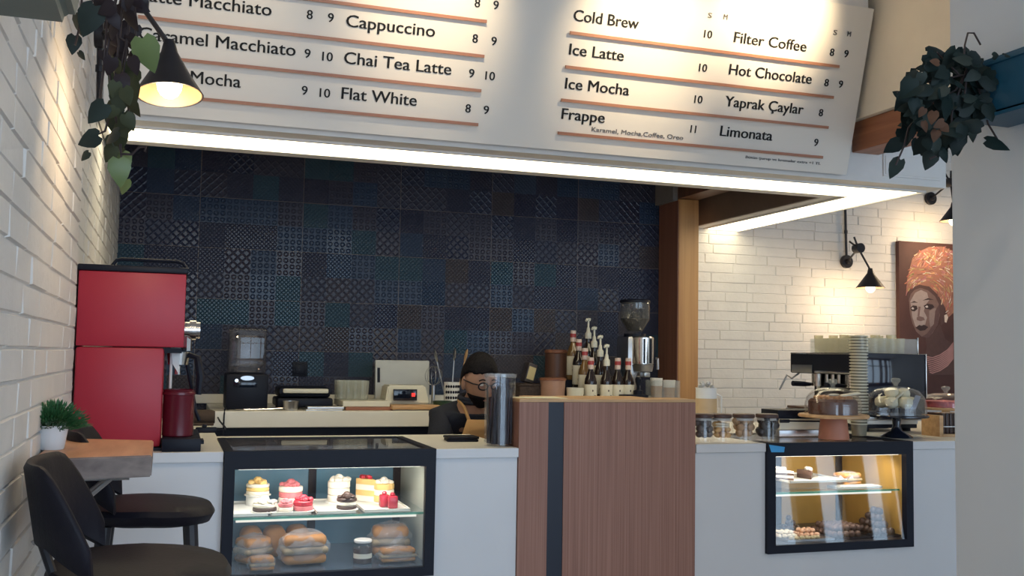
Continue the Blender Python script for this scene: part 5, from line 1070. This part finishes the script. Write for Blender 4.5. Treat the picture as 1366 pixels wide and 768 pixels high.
for q in ((ex0+0.004, ex1-0.02, Ym0+0.03, Ym0+0.034), (ex0+0.004, ex1-0.02, gy1, gy1+0.004), (ex0+0.004, ex0+0.008, Ym0+0.034, gy1), (ex1-0.024, ex1-0.02, Ym0+0.034, gy1)): b.box(*q, ztop+0.001, mz_(451))
b.obj('cup_guard', acry, em, smooth=False)
b = B(); b.box(ex1-0.0195, ex1-0.013, Ym0+0.026, Ym0+0.036, ztop, mz_(449), 0.0008); b.obj('guard_post', chrome, em)
creamgl = glass('cream glassware', (0.93, 0.91, 0.82), haze=0.22, hazecol=(0.86, 0.82, 0.64)); o = None
nxg = int((ex1-ex0-0.05)/0.052)
for i in range(nxg):
    for j in range(8):
        q = Vector((ex0+0.036+i*0.052, Ym0+0.064+j*0.053, ztop+0.0005))
        if o is None: o = tumbler(q, 0.024, 0.078, creamgl); tag(o, 'small glass standing on top of the espresso machine', 'glass', 'glasses on the espresso machine')
        else:
            c = o.copy(); COL.objects.link(c); c.location = q; c.scale = (1, 1, 1.0+0.2*((i*7+j*3) % 4 == 1))
dx0, dx1 = at(1040, 560, 3.90).x, at(1128, 560, 3.90).x; zd = at(1060, 547, 3.90).z
dr = thing('knock_box_drawer', 'low black and cream drawer unit behind the wooden cake stand', 'drawer unit', ((dx0+dx1)/2, 3.97, ZRT)); hd = zd-ZRT
b = B(); b.box(dx0, dx1, 3.91, 4.05, ZRT+hd*0.68, zd, 0.003); b.obj('top', black_m, dr)
b = B(); b.box(dx0+0.004, dx1-0.004, 3.905, 4.05, ZRT+hd*0.26, ZRT+hd*0.67, 0.002); b.obj('drawer', cream_pl, dr)
b = B(); b.box(dx0, dx1, 3.902, 4.05, ZRT, ZRT+hd*0.25, 0.002); b.obj('base', steel, dr)
b = B(); b.tube([(dx0-0.004, 3.888, ZRT+hd*0.60), (dx0+0.04, 3.888, ZRT+hd*0.60)], 0.008); b.tube([(dx0+0.04, 3.888, ZRT+hd*0.60), (dx1-0.01, 3.888, ZRT+hd*0.56)], 0.0035); b.obj('handle', black_m, dr)
# tower of nested clear cups
p = on_right(1146, 3.90); k = mpp(p); r = 11.5*k; ztp = at(1146, 448, 3.90).z
cupw = glass('nested cup plastic', (0.80, 0.78, 0.70), haze=0.35, hazecol=(0.62, 0.58, 0.46)); cuprim = mat('cup rim', (0.84, 0.80, 0.66), 0.35)
n = 30; step = (ztp-ZRT-0.055)/(n-1); first = None
for i in range(n):
    q = p+Vector((0, 0, 0.0005+i*step))
    if first is None:
        b = B(); b.lathe([(0, 0), (r*0.80, 0), (r*0.92, 0.052), (r*1.06, 0.0525), (r*1.06, 0.0562), (r*0.90, 0.0565), (r*0.79, 0.0035), (0, 0.0035)], q, 24); first = b.obj('plastic_cup', [cupw, cuprim], None, q)
        for f_ in first.data.polygons:
            if f_.center.z > 0.0521: f_.material_index = 1
        pass; tag(first, 'clear cup in the tall nested tower beside the wooden cake stand', 'cup', 'nested clear cups in the tower')
    else: c = first.copy(); COL.objects.link(c); c.location = q
# cake stands
def dome(t, c, r, h, knob=True):
    b = B(); prof = [(r, 0.0), (r*1.0, h*0.35), (r*0.93, h*0.62), (r*0.74, h*0.85), (r*0.40, h*0.97), (0, h)]
    inner = [(0, h-0.003), (r*0.39, h*0.97-0.003), (r*0.73, h*0.85-0.003), (r*0.915, h*0.62), (r*0.98, h*0.35), (r*0.98, 0)]
    b.lathe(prof+inner+[(r, 0)], c, 36); b.obj('glass_dome', glass('dome glass', (0.97, 0.97, 0.97)), t)
    b = B(); b.lathe([(0.008, h-0.002), (0.010, h+0.008), (0.020, h+0.020), (0.021, h+0.028), (0.014, h+0.034), (0, h+0.035)], c, 18); b.obj('knob', glassy, t)
Yc = 3.76
p = on_right(1112, Yc); k = mpp(p); zpl = at(1112, 556.5, Yc).z
cs1 = thing('cake_stand', 'wooden cake stand with a flat round plate and glass dome', 'cake stand', p)
b = B(); b.lathe([(0, 0.0005), (20*k, 0.0005), (20*k, 0.006), (17*k, zpl-ZRT-0.001), (0, zpl-ZRT-0.001)], p, 32); b.obj('pedestal', mat('terracotta wood', (0.40, 0.17, 0.11), 0.5, noise=0.08), cs1)
b = B(); b.cyl((p.x, p.y, zpl), 46*k, 0.014, 40, bev=0.004); b.obj('plate', light_wood, cs1)
c = Vector((p.x-1*k, p.y, zpl+0.0145)); dome(cs1, c, 37*k, at(1112, 514, Yc).z-zpl-0.02)
t = thing('cake', 'dark chocolate cake with a glazed golden top under the left glass dome', 'cake', c)
r = 32*k; b = B(); b.lathe([(0, 0.0005), (r, 0.0005), (r*1.0, 0.055), (r*0.9, 0.066), (0, 0.066)], c, 40)
for v in b.bm.verts:
    d = Vector((v.co.x-c.x, v.co.y-c.y)); 
    if d.length > r*0.85: a = math.atan2(d.y, d.x); f = 1-0.035*(0.5+0.5*math.cos(a*20)); v.co.x = c.x+d.x*f; v.co.y = c.y+d.y*f
b.obj('sponge', mat('brown cake crust', (0.13, 0.055, 0.038), 0.5, noise=0.2, nscale=30, bump=0.4), t)
b = B()
for i in range(16): a = i*2*PI/16; q = r*0.62; b.ell(c+Vector((q*math.cos(a), q*math.sin(a), 0.07)), 0.021, 0.017, 0.012, 10, jit=0.06, rnd=rj)
b.obj('glaze', mat('caramel glaze', (0.52, 0.24, 0.08), 0.3, noise=0.2), t)
b = B(); b.box(c.x-0.02, c.x+0.08, c.y-0.09, c.y-0.07, c.z+0.085, c.z+0.092, 0.002, rot=Euler((0.2, -0.12, 0.1))); b.ell(c+Vector((-0.03, -0.05, 0.085)), 0.03, 0.012, 0.006, 10); tag(b.obj('cake_server', cream_pl, None, c+Vector((0, -0.08, 0.083))), 'cream handled cake server lying on the chocolate cake', 'cake server')
Yc2 = 3.80
p = on_right(1196, Yc2); k = mpp(p); zpl = at(1196, 556, Yc2).z
cs2 = thing('cake_stand', 'black pedestal cake stand with a tall glass dome of pale pastries', 'cake stand', p)
b = B(); b.lathe([(0, 0.0005), (21*k, 0.0005), (20*k, 0.006), (8*k, 0.028), (5*k, 0.05), (6*k, zpl-ZRT-0.008), (10*k, zpl-ZRT-0.001), (0, zpl-ZRT-0.001)], p, 32); b.obj('pedestal', blackgloss, cs2)
b = B(); b.cyl((p.x, p.y, zpl), 41*k, 0.011, 40, bev=0.003); b.obj('plate', blackgloss, cs2)
c = Vector((p.x-1*k, p.y, zpl+0.0115)); dome(cs2, c, 39*k, at(1196, 514, Yc2).z-zpl-0.012)
past = ball('meringue', 0.032, mat('pale meringue', (0.88, 0.83, 0.62), 0.6, noise=0.06, bump=0.4, bscale=30), 0.85, 0.07); q0 = past
i = 0
for rr__, n_, z_ in ((0.062, 6, 0.028), (0.032, 3, 0.068), (0.0, 1, 0.028)):
    for j in range(n_):
        a = j*2*PI/n_+z_*20; o = q0 if i == 0 else q0.copy()
        if i: COL.objects.link(o)
        o.location = c+Vector((rr__*math.cos(a), rr__*math.sin(a), z_)); o.rotation_euler = (0, 0, a); tag(o, 'round pale meringue heaped under the black stand glass dome', 'meringue', 'meringues under the glass dome'); i += 1
b = B(); q = c+Vector((0.045, -0.075, 0.055)); b.box(q.x-0.018, q.x+0.018, q.y-0.001, q.y+0.001, q.z-0.03, q.z+0.035, rot=Euler((0.35, 0.15, 0.2))); tag(b.obj('price_tag', mat('blue grey card', (0.35, 0.36, 0.42), 0.6), None, q, smooth=False), 'small blue grey card propped among the meringues', 'card')
b = B(); q = c+Vector((-0.03, -0.05, 0.075)); b.box(q.x-0.05, q.x+0.045, q.y-0.006, q.y+0.006, q.z, q.z+0.006, 0.002, rot=Euler((0, -0.5, 0.3))); tag(b.obj('serving_tongs', cream_pl, None, q), 'cream serving tongs lying on the meringues', 'tongs')
# third stand and tea rack at the right edge
Yt = 3.86
p = on_right(1262, Yt); k = mpp(p)
tr = thing('tea_rack', 'wooden tea rack full of dark sachets at the right end of the counter', 'rack', p)
zt1 = at(1262, 553, Yt).z-ZRT; x0, x1 = at(1241, 560, Yt).x, at(1300, 560, Yt).x
b = B(); b.box(x0, x0+0.022, p.y-0.06, p.y+0.06, ZRT, ZRT+zt1, 0.002); b.obj('side', light_wood, tr); b = B(); b.box(x1-0.012, x1, p.y-0.06, p.y+0.06, ZRT, ZRT+zt1, 0.002); b.obj('side', light_wood, tr)
b = B(); b.box(x0+0.0225, x1-0.0125, p.y-0.06, p.y+0.06, ZRT, ZRT+0.012); b.obj('bottom', light_wood, tr)
b = B(); b.box(x0+0.0225, x1-0.0125, p.y-0.062, p.y-0.057, ZRT+zt1*0.45, ZRT+zt1*0.5); b.obj('rail', steel, tr)
so = None
for i in range(6):
    q = Vector((x0+0.034+i*0.0215, p.y, ZRT+0.0125)); hh = zt1*0.98+0.004*(i % 2)
    if so is None: b = B(); b.box(q.x-0.009, q.x+0.009, q.y-0.05, q.y+0.05, q.z, q.z+hh, 0.003); so = b.obj('tea_packet', choco, None, q); tag(so, 'dark tea packet upright in the wooden rack', 'tea packet', 'tea packets in the rack')
    else: c = so.copy(); COL.objects.link(c); c.location = q
p = on_right(1262, 4.20); k = mpp(p); zpl = at(1262, 546, 4.20).z
cs3 = thing('cake_stand', 'glass domed cake stand half hidden at the right edge behind the tea rack', 'cake stand', p)
b = B(); b.lathe([(0, 0.0005), (0.07, 0.0005), (0.06, 0.01), (0.02, 0.03), (0.02, zpl-ZRT-0.001), (0, zpl-ZRT-0.001)], p, 28); b.obj('pedestal', light_wood, cs3)
b = B(); b.cyl((p.x, p.y, zpl), 40*k, 0.012, 36, bev=0.003); b.obj('plate', light_wood, cs3)
c = Vector((p.x, p.y, zpl+0.0125)); dome(cs3, c, 36*k, at(1262, 524, 4.2).z-zpl-0.012)
b = B(); b.lathe([(0, 0.0005), (30*k, 0.0005), (30*k, 0.03), (0, 0.036)], c, 28); tag(b.obj('cake', pink, None, c), 'low pink cake under the glass dome at the right edge', 'cake')
# ------------------------------------------------------------------ portrait canvas
Yp = YB-0.05
cv = thing('canvas_portrait', 'dark brown canvas portrait of a woman in an orange headwrap on the brick wall', 'painting', at(1240, 420, Yp))
pa = lambda x, y, d=0.0: at(x, y, Yp)+Vector((0, -d, 0))
tl, br_ = at(1199, 321, Yp), at(1300, 545, Yp)
b = B(); b.box(tl.x, br_.x+0.12, Yp, YB-0.013, br_.z, tl.z, 0.002); b.obj('canvas', mat('brown canvas', (0.085, 0.035, 0.030), 0.7, noise=0.15, nscale=8, bump=0.2, bscale=300), cv)
def z7(l): return [(910+x/3.492, 280+y/3.492) for x, y in l]
def paint(name, layers, par):
    b = B(); ms = []
    for d, col, shapes in layers:
        m = mat('paint %.2f %.2f %.2f' % col, col, 0.7, noise=0.10, nscale=30); ms.append(m)
        for s_ in shapes:
            f = b.poly([pa(x, y, d) for x, y in s_]); f.material_index = len(ms)-1
    bm = b.bm; o = b.obj(name, ms, par, smooth=False); return o
face = z7([(1056, 420), (1064, 392), (1082, 372), (1110, 362), (1145, 374), (1178, 402), (1196, 440), (1200, 490), (1190, 535), (1165, 575), (1140, 592), (1115, 590), (1090, 566), (1072, 528), (1060, 478)])
lit = z7([(1062, 425), (1085, 385), (1112, 372), (1140, 385), (1150, 420), (1135, 440), (1125, 470), (1140, 500), (1130, 540), (1105, 560), (1085, 540), (1072, 500)])
lit2 = z7([(1150, 470), (1180, 455), (1190, 490), (1178, 530), (1155, 545), (1150, 510)])
neck = z7([(1132, 590), (1168, 572), (1200, 530), (1225, 600), (1268, 630), (1275, 690), (1275, 768), (1110, 768), (1125, 690), (1140, 640)])
hair = z7([(1048, 400), (1064, 366), (1105, 346), (1150, 356), (1190, 392), (1222, 440), (1222, 520), (1205, 540), (1200, 470), (1180, 402), (1145, 374), (1110, 362), (1082, 372), (1062, 400), (1055, 430)])
turb = z7([(1042, 392), (1048, 320), (1062, 262), (1072, 225), (1100, 195), (1150, 172), (1210, 170), (1262, 190), (1330, 215), (1350, 300), (1330, 400), (1262, 480), (1240, 500), (1222, 450), (1192, 396), (1150, 356), (1105, 348), (1066, 364)])
brow = [z7([(1062, 432), (1080, 424), (1098, 432), (1080, 431)]), z7([(1118, 422), (1145, 410), (1172, 418), (1145, 418)])]
eyes = [z7([(1062, 455), (1074, 444), (1092, 446), (1096, 460), (1082, 472), (1068, 470)]), z7([(1124, 446), (1142, 436), (1166, 440), (1174, 452), (1156, 464), (1132, 460)])]
eyew = [z7([(1066, 458), (1074, 452), (1080, 460), (1074, 464)]), z7([(1130, 450), (1140, 444), (1146, 452), (1138, 456)])]
nose = [z7([(1092, 500), (1104, 494), (1124, 500), (1130, 512), (1110, 518), (1092, 512)]), z7([(1100, 450), (1110, 450), (1104, 494), (1096, 496)])]
lips = [z7([(1086, 548), (1104, 535), (1114, 539), (1126, 534), (1146, 545), (1130, 560), (1108, 563)])]
shad = [z7([(1150, 592), (1190, 536), (1200, 470), (1196, 440), (1178, 470), (1172, 530), (1140, 575), (1115, 590), (1140, 594)])]
paint('portrait_face', [(0.0006, (0.10, 0.05, 0.045), [hair, neck]), (0.0010, (0.20, 0.12, 0.105), [face]), (0.0013, (0.40, 0.31, 0.285), [lit]), (0.0014, (0.30, 0.215, 0.195), [lit2]), (0.0016, (0.13, 0.07, 0.065), shad), (0.0019, (0.045, 0.024, 0.024), brow+eyes+lips), (0.0018, (0.20, 0.12, 0.11), nose), (0.0022, (0.62, 0.55, 0.52), eyew)], cv)
rp_ = random.Random(77); strips = {}
cols = [(0.62, 0.23, 0.13), (0.68, 0.38, 0.20), (0.48, 0.13, 0.09), (0.66, 0.46, 0.30), (0.52, 0.25, 0.20), (0.24, 0.10, 0.08), (0.66, 0.55, 0.46), (0.42, 0.32, 0.14), (0.45, 0.18, 0.20)]
def inside(pt, pol):
    x, y = pt; r_ = False; n = len(pol)
    for i in range(n):
        (x1, y1), (x2, y2) = pol[i], pol[(i+1) % n]
        if (y1 > y) != (y2 > y) and x < (x2-x1)*(y-y1)/(y2-y1)+x1: r_ = not r_
    return r_
xs_ = [p[0] for p in turb]; ys_ = [p[1] for p in turb]; k = 0
while k < 420:
    x, y = rp_.uniform(min(xs_)-2, max(xs_)), rp_.uniform(min(ys_)-2, max(ys_))
    if not inside((x, y), turb): continue
    cx_, cy_ = 1238, 398; 
    if y > 358: ang = math.atan2(y-cy_, x-cx_)+PI/2+rp_.uniform(-.25, .25)
    else: ang = rp_.choice((-0.35, -0.9, 0.5, -1.2))+rp_.uniform(-.3, .3)
    L_ = rp_.uniform(3, 10); W_ = rp_.uniform(0.5, 1.6); c_, s_ = math.cos(ang), math.sin(ang); ci = rp_.randrange(len(cols))
    strips.setdefault(ci, []).append([(x+c_*L_/2-s_*W_/2, y+s_*L_/2+c_*W_/2), (x+c_*L_/2*.8+s_*W_/2, y+s_*L_/2*.8-c_*W_/2), (x-c_*L_/2+s_*W_/2, y-s_*L_/2-c_*W_/2), (x-c_*L_/2*.8-s_*W_/2, y-s_*L_/2*.8+c_*W_/2)]); k += 1
paint('portrait_headwrap', [(0.0011, (0.36, 0.16, 0.11), [turb])]+[(0.0014+0.0002*ci, cols[ci], v) for ci, v in sorted(strips.items())], cv)
neckl = []
for i in range(9):
    y0 = 640+i*9; neckl.append(z7([(1135+i*2, y0+40), (1165, y0+45), (1200, y0+32), (1235, y0+8), (1262, y0-25), (1264, y0-20), (1237, y0+14), (1201, y0+38), (1165, y0+50), (1136+i*2, y0+45)]))
ear = [z7([(1220, 490), (1232, 484), (1238, 500), (1230, 525), (1222, 522)])]
paint('portrait_necklace', [(0.0021, (0.48, 0.24, 0.22), neckl), (0.0023, (0.75, 0.60, 0.50), ear)], cv)
# ------------------------------------------------------------------ barista
HX, HY = at(640, 508, 4.62).x, 4.62
HZ = at(643, 508, 4.62).z
skin = mat('skin', (0.42, 0.24, 0.165), 0.5, noise=0.05); hairm = mat('black hair', (0.007, 0.006, 0.008), 0.7, noise=0.2, nscale=60, bump=1.0, bscale=140, spec=0.15)
shirt = mat('dark navy shirt', (0.016, 0.019, 0.032), 0.8, noise=0.15, bump=0.3, bscale=60); apron = mat('tan apron', (0.50, 0.29, 0.12), 0.8, noise=0.08, bump=0.3, bscale=80); trous = mat('black trousers', (0.012, 0.012, 0.016), 0.8)
per = thing('person', 'person with black hair, glasses and tan apron bending over behind the counter', 'person', (HX-0.06, HY+0.10, 0))
FD = Vector((math.sin(math.radians(7)), -math.cos(math.radians(7)), 0)); SD = Vector((FD.y, -FD.x, 0))*-1   # face direction; side = person's left
SDL = Vector((-FD.y, FD.x, 0))
BA = math.radians(8); FB = Vector((math.sin(BA), -math.cos(BA), 0)); SB = Vector((-FB.y, FB.x, 0))
def PP(f, s, z): return Vector((HX, HY, 0))+FB*f+SB*s+Vector((0, 0, z))
def skin_body(name, verts, edges, m, par, sub=2, root=0):
    me = bpy.data.meshes.new(name); me.from_pydata([v[0] for v in verts], edges, []); o = bpy.data.objects.new(name, me); COL.objects.link(o)
    md = o.modifiers.new('skin', 'SKIN'); md.use_smooth_shade = True
    for i, v in enumerate(verts): me.skin_vertices[0].data[i].radius = v[1]; me.skin_vertices[0].data[i].use_root = (i == root)
    s2 = o.modifiers.new('sub', 'SUBSURF'); s2.levels = sub; s2.render_levels = sub
    dg = bpy.context.evaluated_depsgraph_get(); m2 = bpy.data.meshes.new_from_object(o.evaluated_get(dg)); bpy.data.objects.remove(o)
    m2.name = name; o0 = wloc(par); m2.transform(Matrix.Translation(-o0)); m2.materials.clear(); m2.materials.append(m)
    for p_ in m2.polygons: p_.use_smooth = True
    o = bpy.data.objects.new(name, m2); COL.objects.link(o); o.parent = par; return o
zn = HZ-0.13     # neck base height
pel = PP(-0.26, 0.0, 0.80)
V = [(pel, (0.15, 0.13)), (PP(-0.20, 0, 0.93), (0.15, 0.115)), (PP(-0.13, 0, zn-0.10), (0.16, 0.115)), (PP(-0.06, 0, zn-0.01), (0.085, 0.08)), (PP(-0.025, 0, zn+0.05), (0.055, 0.055)), (PP(0.0, 0, HZ-0.03), (0.06, 0.07)),
     (PP(-0.08, -0.155, zn-0.06), (0.065, 0.06)), (PP(-0.01, -0.21, zn-0.30), (0.05, 0.048)), (PP(0.20, -0.13, zn-0.37), (0.034, 0.032)), (PP(0.26, -0.09, zn-0.37), (0.030, 0.022)),
     (PP(-0.08, 0.155, zn-0.06), (0.065, 0.06)), (PP(0.03, 0.22, zn-0.29), (0.05, 0.048)), (PP(0.22, 0.12, zn-0.36), (0.036, 0.034)), (PP(0.28, 0.08, zn-0.36), (0.030, 0.022)),
     (PP(-0.26, -0.10, 0.76), (0.10, 0.10)), (PP(-0.10, -0.11, 0.44), (0.068, 0.068)), (PP(-0.22, -0.11, 0.07), (0.045, 0.045)), (PP(-0.06, -0.12, 0.035), (0.04, 0.03)),
     (PP(-0.26, 0.10, 0.76), (0.10, 0.10)), (PP(-0.10, 0.11, 0.44), (0.068, 0.068)), (PP(-0.22, 0.11, 0.07), (0.045, 0.045)), (PP(-0.06, 0.12, 0.035), (0.04, 0.03))]
E_ = [(0, 1), (1, 2), (2, 3), (3, 4), (4, 5), (2, 6), (6, 7), (7, 8), (8, 9), (2, 10), (10, 11), (11, 12), (12, 13), (0, 14), (14, 15), (15, 16), (16, 17), (0, 18), (18, 19), (19, 20), (20, 21)]
body = skin_body('body', [(v, tuple(r_*(0.74 if i in (0, 1, 2, 6, 7, 10, 11, 14, 15, 18, 19) else 1) for r_ in r2)) for i, (v, r2) in enumerate(V)], E_, skin, per)
# fingers
def hand(base, d, sgn):
    d = d.normalized(); up = Vector((0, 0, 1)); sd = d.cross(up).normalized(); b = B()
    for i, (o_, L_) in enumerate(((-0.03, 0.062), (-0.010, 0.075), (0.010, 0.070), (0.028, 0.055))):
        q = base+sd*o_; b.tube([q, q+d*L_*0.45-up*0.006, q+d*L_*0.75-up*0.020, q+d*L_*0.92-up*0.036], [0.0095, 0.009, 0.008, 0.0065], 8)
    q = base-d*0.035+sd*sgn*0.03; b.tube([q, q+sd*sgn*0.028+d*0.02-up*0.01, q+sd*sgn*0.034+d*0.05-up*0.02], [0.012, 0.010, 0.008], 8)
    b.ell(base-d*0.03, 0.04, 0.04, 0.016, 12)
    return b
hand(V[9][0]+FB*0.03, V[9][0]-V[8][0], -1).obj('hand', skin, per); hand(V[13][0]+FB*0.03, V[13][0]-V[12][0], 1).obj('hand', skin, per)
# clothing shells: shirt over torso and arms, apron front, trousers
Vs = [(v, tuple(r_*(1.34 if i in (7, 8, 11, 12) else 1.15) for r_ in r2)) for i, (v, r2) in enumerate(V)]
idx = [0, 1, 2, 3, 6, 7, 8, 10, 11, 12]; mp_ = {a: i for i, a in enumerate(idx)}
skin_body('shirt', [Vs[i] for i in idx], [(mp_[a], mp_[b_]) for a, b_ in E_ if a in mp_ and b_ in mp_], shirt, per)
idx = [0, 14, 15, 16, 18, 19, 20]; mp_ = {a: i for i, a in enumerate(idx)}
skin_body('trousers', [Vs[i] for i in idx], [(mp_[a], mp_[b_]) for a, b_ in E_ if a in mp_ and b_ in mp_], trous, per)
for s_ in (-1, 1):
    b = B(); q = PP(-0.10, 0.115*s_, 0.0); fd = Euler((0, 0, math.atan2(FB.y, FB.x))); b.box(q.x-0.13, q.x+0.13, q.y-0.048, q.y+0.048, 0.001, 0.075, 0.03, 3, rot=fd); b.obj('shoe', black_m, per)
b = B(); rows = []
for i in range(9):
    tq = i/8; z = zn-0.045-tq*0.42; fc = -0.012-0.10*tq+0.035*math.sin(tq*3); wd = 0.10+0.07*min(1, tq*2.2); row = []
    for j in range(9):
        u = (j-4)/4; row.append(b.bm.verts.new(PP(fc+0.075+0.055*math.sqrt(max(0, 1-u*u*0.8)), u*wd, z)))
    rows.append(row)
for a, c in zip(rows, rows[1:]):
    for j in range(8): b.bm.faces.new((a[j], a[j+1], c[j+1], c[j]))
o = b.obj('apron', apron, per); sm = o.modifiers.new('thick', 'SOLIDIFY'); sm.thickness = 0.006
b = B()
for s_ in (-1, 1): b.tube([PP(0.06, 0.075*s_, zn-0.06), PP(0.02, 0.085*s_, zn+0.005), PP(-0.06, 0.08*s_, zn+0.035), PP(-0.12, 0.03*s_, zn+0.03)], 0.008, 6)
b.obj('apron_strap', apron, per)
# head built in its own frame, tilted down
tiltq = Matrix.Rotation(math.radians(12), 3, SDL)   # nod towards the counter
HB = Matrix((FD, SDL, Vector((0, 0, 1)))).transposed()
HM = tiltq @ HB
HC = Vector((HX, HY, HZ))
def hp(f, s, z): return HC+HM @ Vector((f, s, z))
b = B(); n1, n2 = 28, 20; grid = []
for i in range(n2+1):
    th = PI*i/n2; z = -math.cos(th); rr0 = math.sin(th); ring = []
    for j in range(n1):
        a = 2*PI*j/n1; f, s = math.cos(a)*rr0, math.sin(a)*rr0
        x, y, zz_ = f*0.098, s*0.076, z*0.122
        if z < -0.1: kf = min(1, (-z-0.1)/0.9); y *= 1-0.34*kf; x = x*(1-0.18*kf)+0.018*kf
        if f > 0.3:
            x += 0.004
            x += 0.026*math.exp(-((s/0.20)**2))*math.exp(-(((z+0.20)/0.17)**2))     # nose
            x += 0.008*math.exp(-((s/0.35)**2))*math.exp(-(((z+0.52)/0.07)**2))      # lips
            x += 0.010*math.exp(-((s/0.35)**2))*math.exp(-(((z+0.85)/0.12)**2))      # chin
            x -= 0.012*math.exp(-(((abs(s)-0.38)/0.16)**2))*math.exp(-(((z-0.03)/0.10)**2)) # eye sockets
            x += 0.005*math.exp(-(((z-0.16)/0.07)**2))*math.exp(-((s/0.6)**2))
        ring.append(b.bm.verts.new(hp(x, y, zz_)))
    grid.append(ring)
for a, c in zip(grid, grid[1:]):
    for j in range(n1): b.bm.faces.new((a[j], a[(j+1) % n1], c[(j+1) % n1], c[j]))
for s_ in (-1, 1):
    b.ell(hp(-0.008, 0.078*s_, -0.012), 0.020, 0.010, 0.034, 12, M=HM)
bmesh.ops.remove_doubles(b.bm, verts=b.bm.verts, dist=0.0004)
b.obj('head', skin, per, ang=180)
b = B(); grid = []                       # hair cap
for i in range(13):
    th = PI*(0.0+0.60*i/12); ring = []
    for j in range(28):
        a = 2*PI*j/28; fr_ = math.cos(a)
        lim = 0.41-0.05*max(0, fr_)**0.6 if fr_ > 0 else 0.41+0.24*(-fr_)**0.8
        t2 = min(th, PI*lim); z = math.cos(t2); rr0 = math.sin(t2); bump_ = 1.05+0.012*math.sin(a*9+i)
        ring.append(b.bm.verts.new(hp(math.cos(a)*rr0*0.099*bump_-0.004, math.sin(a)*rr0*0.078*bump_, z*0.124*bump_+0.002)))
    grid.append(ring)
for a, c in zip(grid, grid[1:]):
    for j in range(28): b.bm.faces.new((a[j], a[(j+1) % 28], c[(j+1) % 28], c[j]))
bmesh.ops.remove_doubles(b.bm, verts=b.bm.verts, dist=0.0004)
o = b.obj('hair', hairm, per, ang=180); sm = o.modifiers.new('thick', 'SOLIDIFY'); sm.thickness = 0.007; sm.offset = 1
b = B(); grid = []                       # beard
for i in range(8):
    z = -0.46-0.50*i/7; ring = []
    for j in range(15):
        a = math.radians(-95+190*j/14); rr0 = math.sqrt(max(0, 1-z*z)); f, s = math.cos(a)*rr0, math.sin(a)*rr0
        kf = min(1, (-z-0.1)/0.9); x = f*0.098*(1-0.18*kf)+0.018*kf; y = s*0.076*(1-0.34*kf); x += 0.010*math.exp(-((s/0.35)**2))*math.exp(-(((z+0.85)/0.12)**2))*(f > 0.3)
        ring.append(b.bm.verts.new(hp(x*1.07+0.006, y*1.09, z*0.122*1.03)))
    grid.append(ring)
for a, c in zip(grid, grid[1:]):
    for j in range(14): b.bm.faces.new((a[j], a[j+1], c[j+1], c[j]))
o = b.obj('beard', hairm, per, ang=180); sm = o.modifiers.new('thick', 'SOLIDIFY'); sm.thickness = 0.008
for s_ in (-1, 1):
    b = B(); b.ell(hp(0.092, 0.030*s_, 0.004), 0.006, 0.012, 0.007, 10, M=HM); b.obj('eye', white_pl, per)
    b = B(); b.tube([hp(0.098, (0.016+0.008*q)*s_, 0.026+0.004*math.sin(q)) for q in range(5)], 0.0032, 6); b.obj('eyebrow', hairm, per)
b = B(); b.tube([hp(0.108, -0.02, -0.068), hp(0.112, 0, -0.066), hp(0.108, 0.02, -0.068)], [0.002, 0.0045, 0.002], 6); b.obj('lips', mat('lips', (0.30, 0.12, 0.10), 0.5), per)
b = B()
for s_ in (-1, 1):
    b.tube([hp(0.118, 0.033*s_+0.024*math.cos(q), 0.002+0.017*math.sin(q)) for q in [2*PI*i/16 for i in range(17)]], 0.0038, 6, cap=False)
    b.tube([hp(0.110, 0.057*s_, 0.008), hp(0.09, 0.074*s_, 0.008), hp(0.0, 0.083*s_, 0.006)], 0.0032, 6)
b.tube([hp(0.113, -0.010, 0.004), hp(0.117, 0, 0.007), hp(0.113, 0.010, 0.004)], 0.002, 6)
b.obj('glasses', black_m, per)
b = B(); 
for i in range(2): b.tube([PP(-0.055+0.06*math.cos(q), 0.075*math.sin(q), zn+0.035-0.012*math.cos(q)+i*0.014) for q in [2*PI*j/20 for j in range(21)]], 0.011, 8, cap=False)
b.obj('collar', shirt, per)
